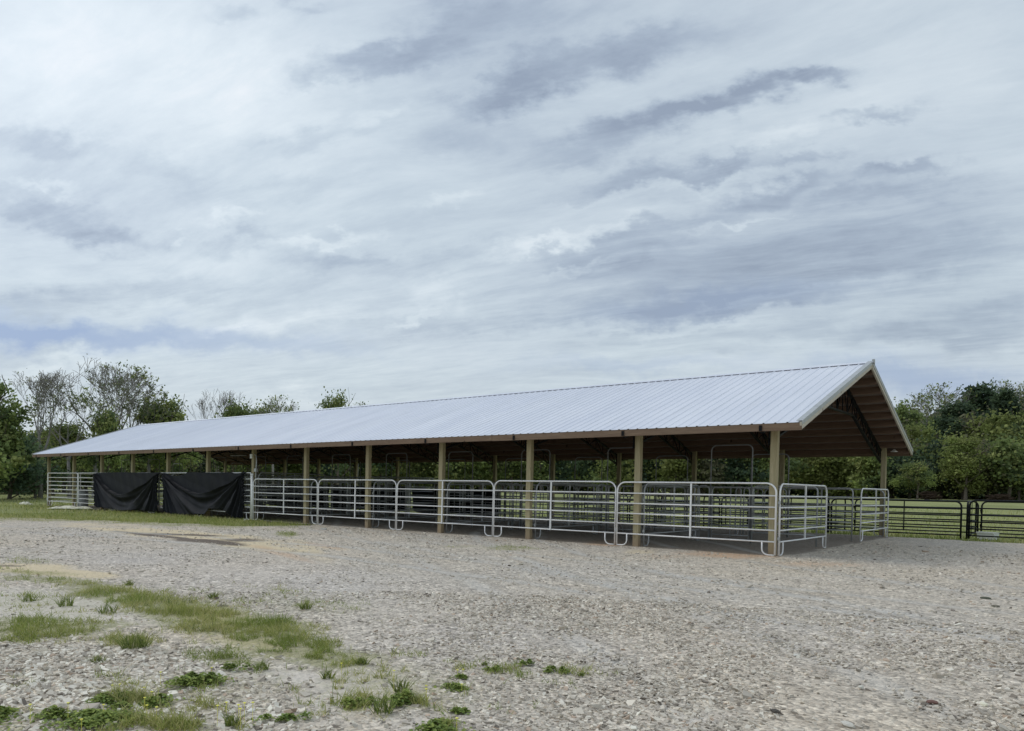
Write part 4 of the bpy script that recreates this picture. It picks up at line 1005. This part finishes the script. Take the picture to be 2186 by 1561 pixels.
tree('round', 232, 66, 872, 'dark green bushy tree just above the left roof slope', gl, .75, .2)
tree('round', 358, 74, 850, 'round dark green tree right of the ridge end', gl, .95, 1.2)
tree('round', 150, 72, 900, 'low bushy tree under the bare trees', gl, 1.1, 2.2)
tree('darkbush', 20, 62, 925, 'dark shrub mass at the left edge under the leafy tree', gl, 1.2, .7)
tree('darkbush', 75, 66, 950, 'dark shrub beside the left eave corner', gl, 1.2, 1.7)
tree('bush', -60, 58, 900, 'shrub beyond the left edge', gl, 1.2, 2.7)
tree('yellow', 115, 78, 915, 'yellow-green bushy tree behind the left roof tip', gl, 1.2, 3.7)
tree('bare4', 468, 86, 828, 'bare whip-branched tree above the roof ridge', gl, .9, 4.4)
tree('round', 500, 84, 858, 'bushy green tree beside the whip-branched one', gl, .8, 3.1)
tree('bare2', 585, 86, 842, 'budding open-branched tree above the ridge', gl, .8, 2.4)
tree('round', 550, 92, 868, 'low green treetop between the two bare ones', gl, 1.0, 1.4)
tree('round', 722, 88, 840, 'round leafy treetop standing alone above the ridge', gl, .62, .4)
tree('bare2', 765, 90, 858, 'faint twiggy treetop at the right of the lone round one', gl, .6, 1.4)
for k, (x, top, kd) in enumerate([(1960, 985, 'round'), (2065, 925, 'yellow'), (2180, 960, 'broad'), (1905, 960, 'broad'), (2120, 985, 'round')]):
    tree(kd, x, 118+3*k, top, ['dark spreading tree at the pasture edge right of the barn', 'yellow-green tree in the middle of the right tree line', 'leafy tree cut by the right edge of the photo',
         'tree directly behind the rear corner post', 'low round tree between the yellow-green one and the right edge'][k], grp, 1.2, k)
for k, (x, top, kd, dd) in enumerate([(1935, 860, 'broad', 160), (1990, 818, 'bare2', 172), (2045, 850, 'pine', 165), (2085, 812, 'pine', 178), (2130, 812, 'bare2', 185), (2150, 822, 'pine', 170), (2183, 812, 'bare2', 180), (1960, 905, 'yellow', 150), (2105, 880, 'yellow', 155), (2020, 885, 'pine', 155), (2230, 830, 'pine', 170), (2280, 850, 'broad', 160)]):
    tree(kd, x, dd, top, 'hillside '+['broad tree nearest the gable', 'feathery tree left of the summit', 'dark pine left of the summit', 'dark pine forming the summit', 'feathery tree right of the summit pine',
         'thin pine near the right edge', 'feathery tree at the right edge', 'yellowish tree low on the left', 'yellowish tree below the summit', 'dark pine low in the middle', 'pine past the right edge', 'broad tree past the right edge'][k], 'trees on the hillside', [1, .9, 1.3, 1.4, .8, 1.0, .8, 1.1, 1.2, 1.5, 1.2, 1.2][k], k*1.3)

def woods():
    g = np.random.default_rng(21); Vs, Fs, Ts = [], [], []; off = 0
    pals = [PAL_G*.95, PAL_G*.8, PAL_Y*.8, PAL_D*1.1, PAL_B*.7, PAL_G]
    spots = []
    for px in np.arange(-260, 2420, 34):          # (bearing, distance, top line)
        if px < 1640: base, top = 112+8*g.random(), 925+26*g.random()
        else: base, top = 122+10*g.random(), 925+30*g.random()
        if px < 380: base, top = 84+8*g.random(), 900+40*g.random()
        elif px < 700: base, top = 96+8*g.random(), 905+25*g.random()
        spots.append((px+g.uniform(-12, 12), base, top))
        if px > 1780:
            for d_, t_ in ((150, 905), (168, 880), (190, 862)): spots.append((px+g.uniform(-15, 15), d_+8*g.random(), t_+26*g.random()-(18 if px > 2050 else 0)))
        elif px > 380: spots.append((px+g.uniform(-12, 12), base+16, 905+22*g.random()))
    for px in np.arange(-300, 2450, 16):
        if g.random() < (.35 if px > 1850 else .15): continue
        base = 142 if px > 380 else 96
        spots.append((px+g.uniform(-8, 8), base+10*g.random(), 1012+24*g.random()))
    for k_, (px, d_, top) in enumerate(spots):
        q = at_dist(px, top, d_); zb = float(terrain(np.array([q[0]]), np.array([q[1]]))[0]); Hh = q[2]-zb
        if Hh < 3: Hh = 4
        nc = 42; Wd = d_*.030*g.uniform(.9, 1.4); C = crown_clumps(g, Hh-1, Wd, (.3 if k_%2 else 1.5)+g.random()*1.5, nc, .25); C[:, 0] += q[0]; C[:, 1] += q[1]; C[:, 2] += zb
        V, Fc, T = leaf_cloud(C, g.uniform(.9, 1.9, nc)*d_/110, 95, .155*d_/100, pals[g.integers(len(pals))], g)
        Vs.append(V); Fs.append(Fc+off); Ts.append(T); off += len(V)
    me = np_mesh('distant_woods', np.concatenate(Vs), np.concatenate(Fs), M['leaf'], {'tint': ('POINT', np.concatenate(Ts))})
    o = obj('distant_woods', me); tag(o, 'continuous green woods behind the barn and pasture', 'woods', kind='stuff')
    mb = MB(); r_ = random.Random(4)
    for px, d_, top in spots:
        if d_ > 135 or top > 1005: continue
        q = at_dist(px, top, d_); zb = float(terrain(np.array([q[0]]), np.array([q[1]]))[0]); x, y = q[0], q[1]
        mb.tube([(x, y, zb-.3), (x+r_.uniform(-.3, .3), y, zb+2), (x+r_.uniform(-.5, .5), y, zb+(q[2]-zb)*.7)], [.24, .19, .07], 6)
    tag(mb.build('distant_trunks', M['bark']), 'dark trunks standing under the distant woods', 'trunks', kind='stuff')
woods()
def brush(px, py, dist, L, Hh, label, seed):
    q = at_dist(px, py, dist); zb = float(terrain(np.array([q[0]]), np.array([q[1]]))[0]); r_ = random.Random(seed); mb = MB()
    for k in range(70):
        a = r_.uniform(-.5, .5); x = r_.gauss(0, L*.3); y = r_.gauss(0, .4); z = r_.uniform(.05, Hh)*max(.1, 1-(x/L)**2)
        l = r_.uniform(.5, 1.4); mb.tube([(x-l/2, y, z), (x, y+.1, z+.1), (x+l/2*math.cos(a), y+l/2*math.sin(a), z+r_.uniform(-.2, .3))], [.05, .06, .02], 5)
    o = mb.build('brush_pile', M['brush']); o.location = (q[0], q[1], zb); o.rotation_euler = (0, 0, -YAW); tag(o, label, 'brush')
brush(1985, 1062, 112, 1.5, 1.0, 'brown brush pile under the dark spreading tree', 1)
brush(2135, 1063, 108, 2.0, .8, 'low dark brush pile at the pasture edge near the right side', 2)
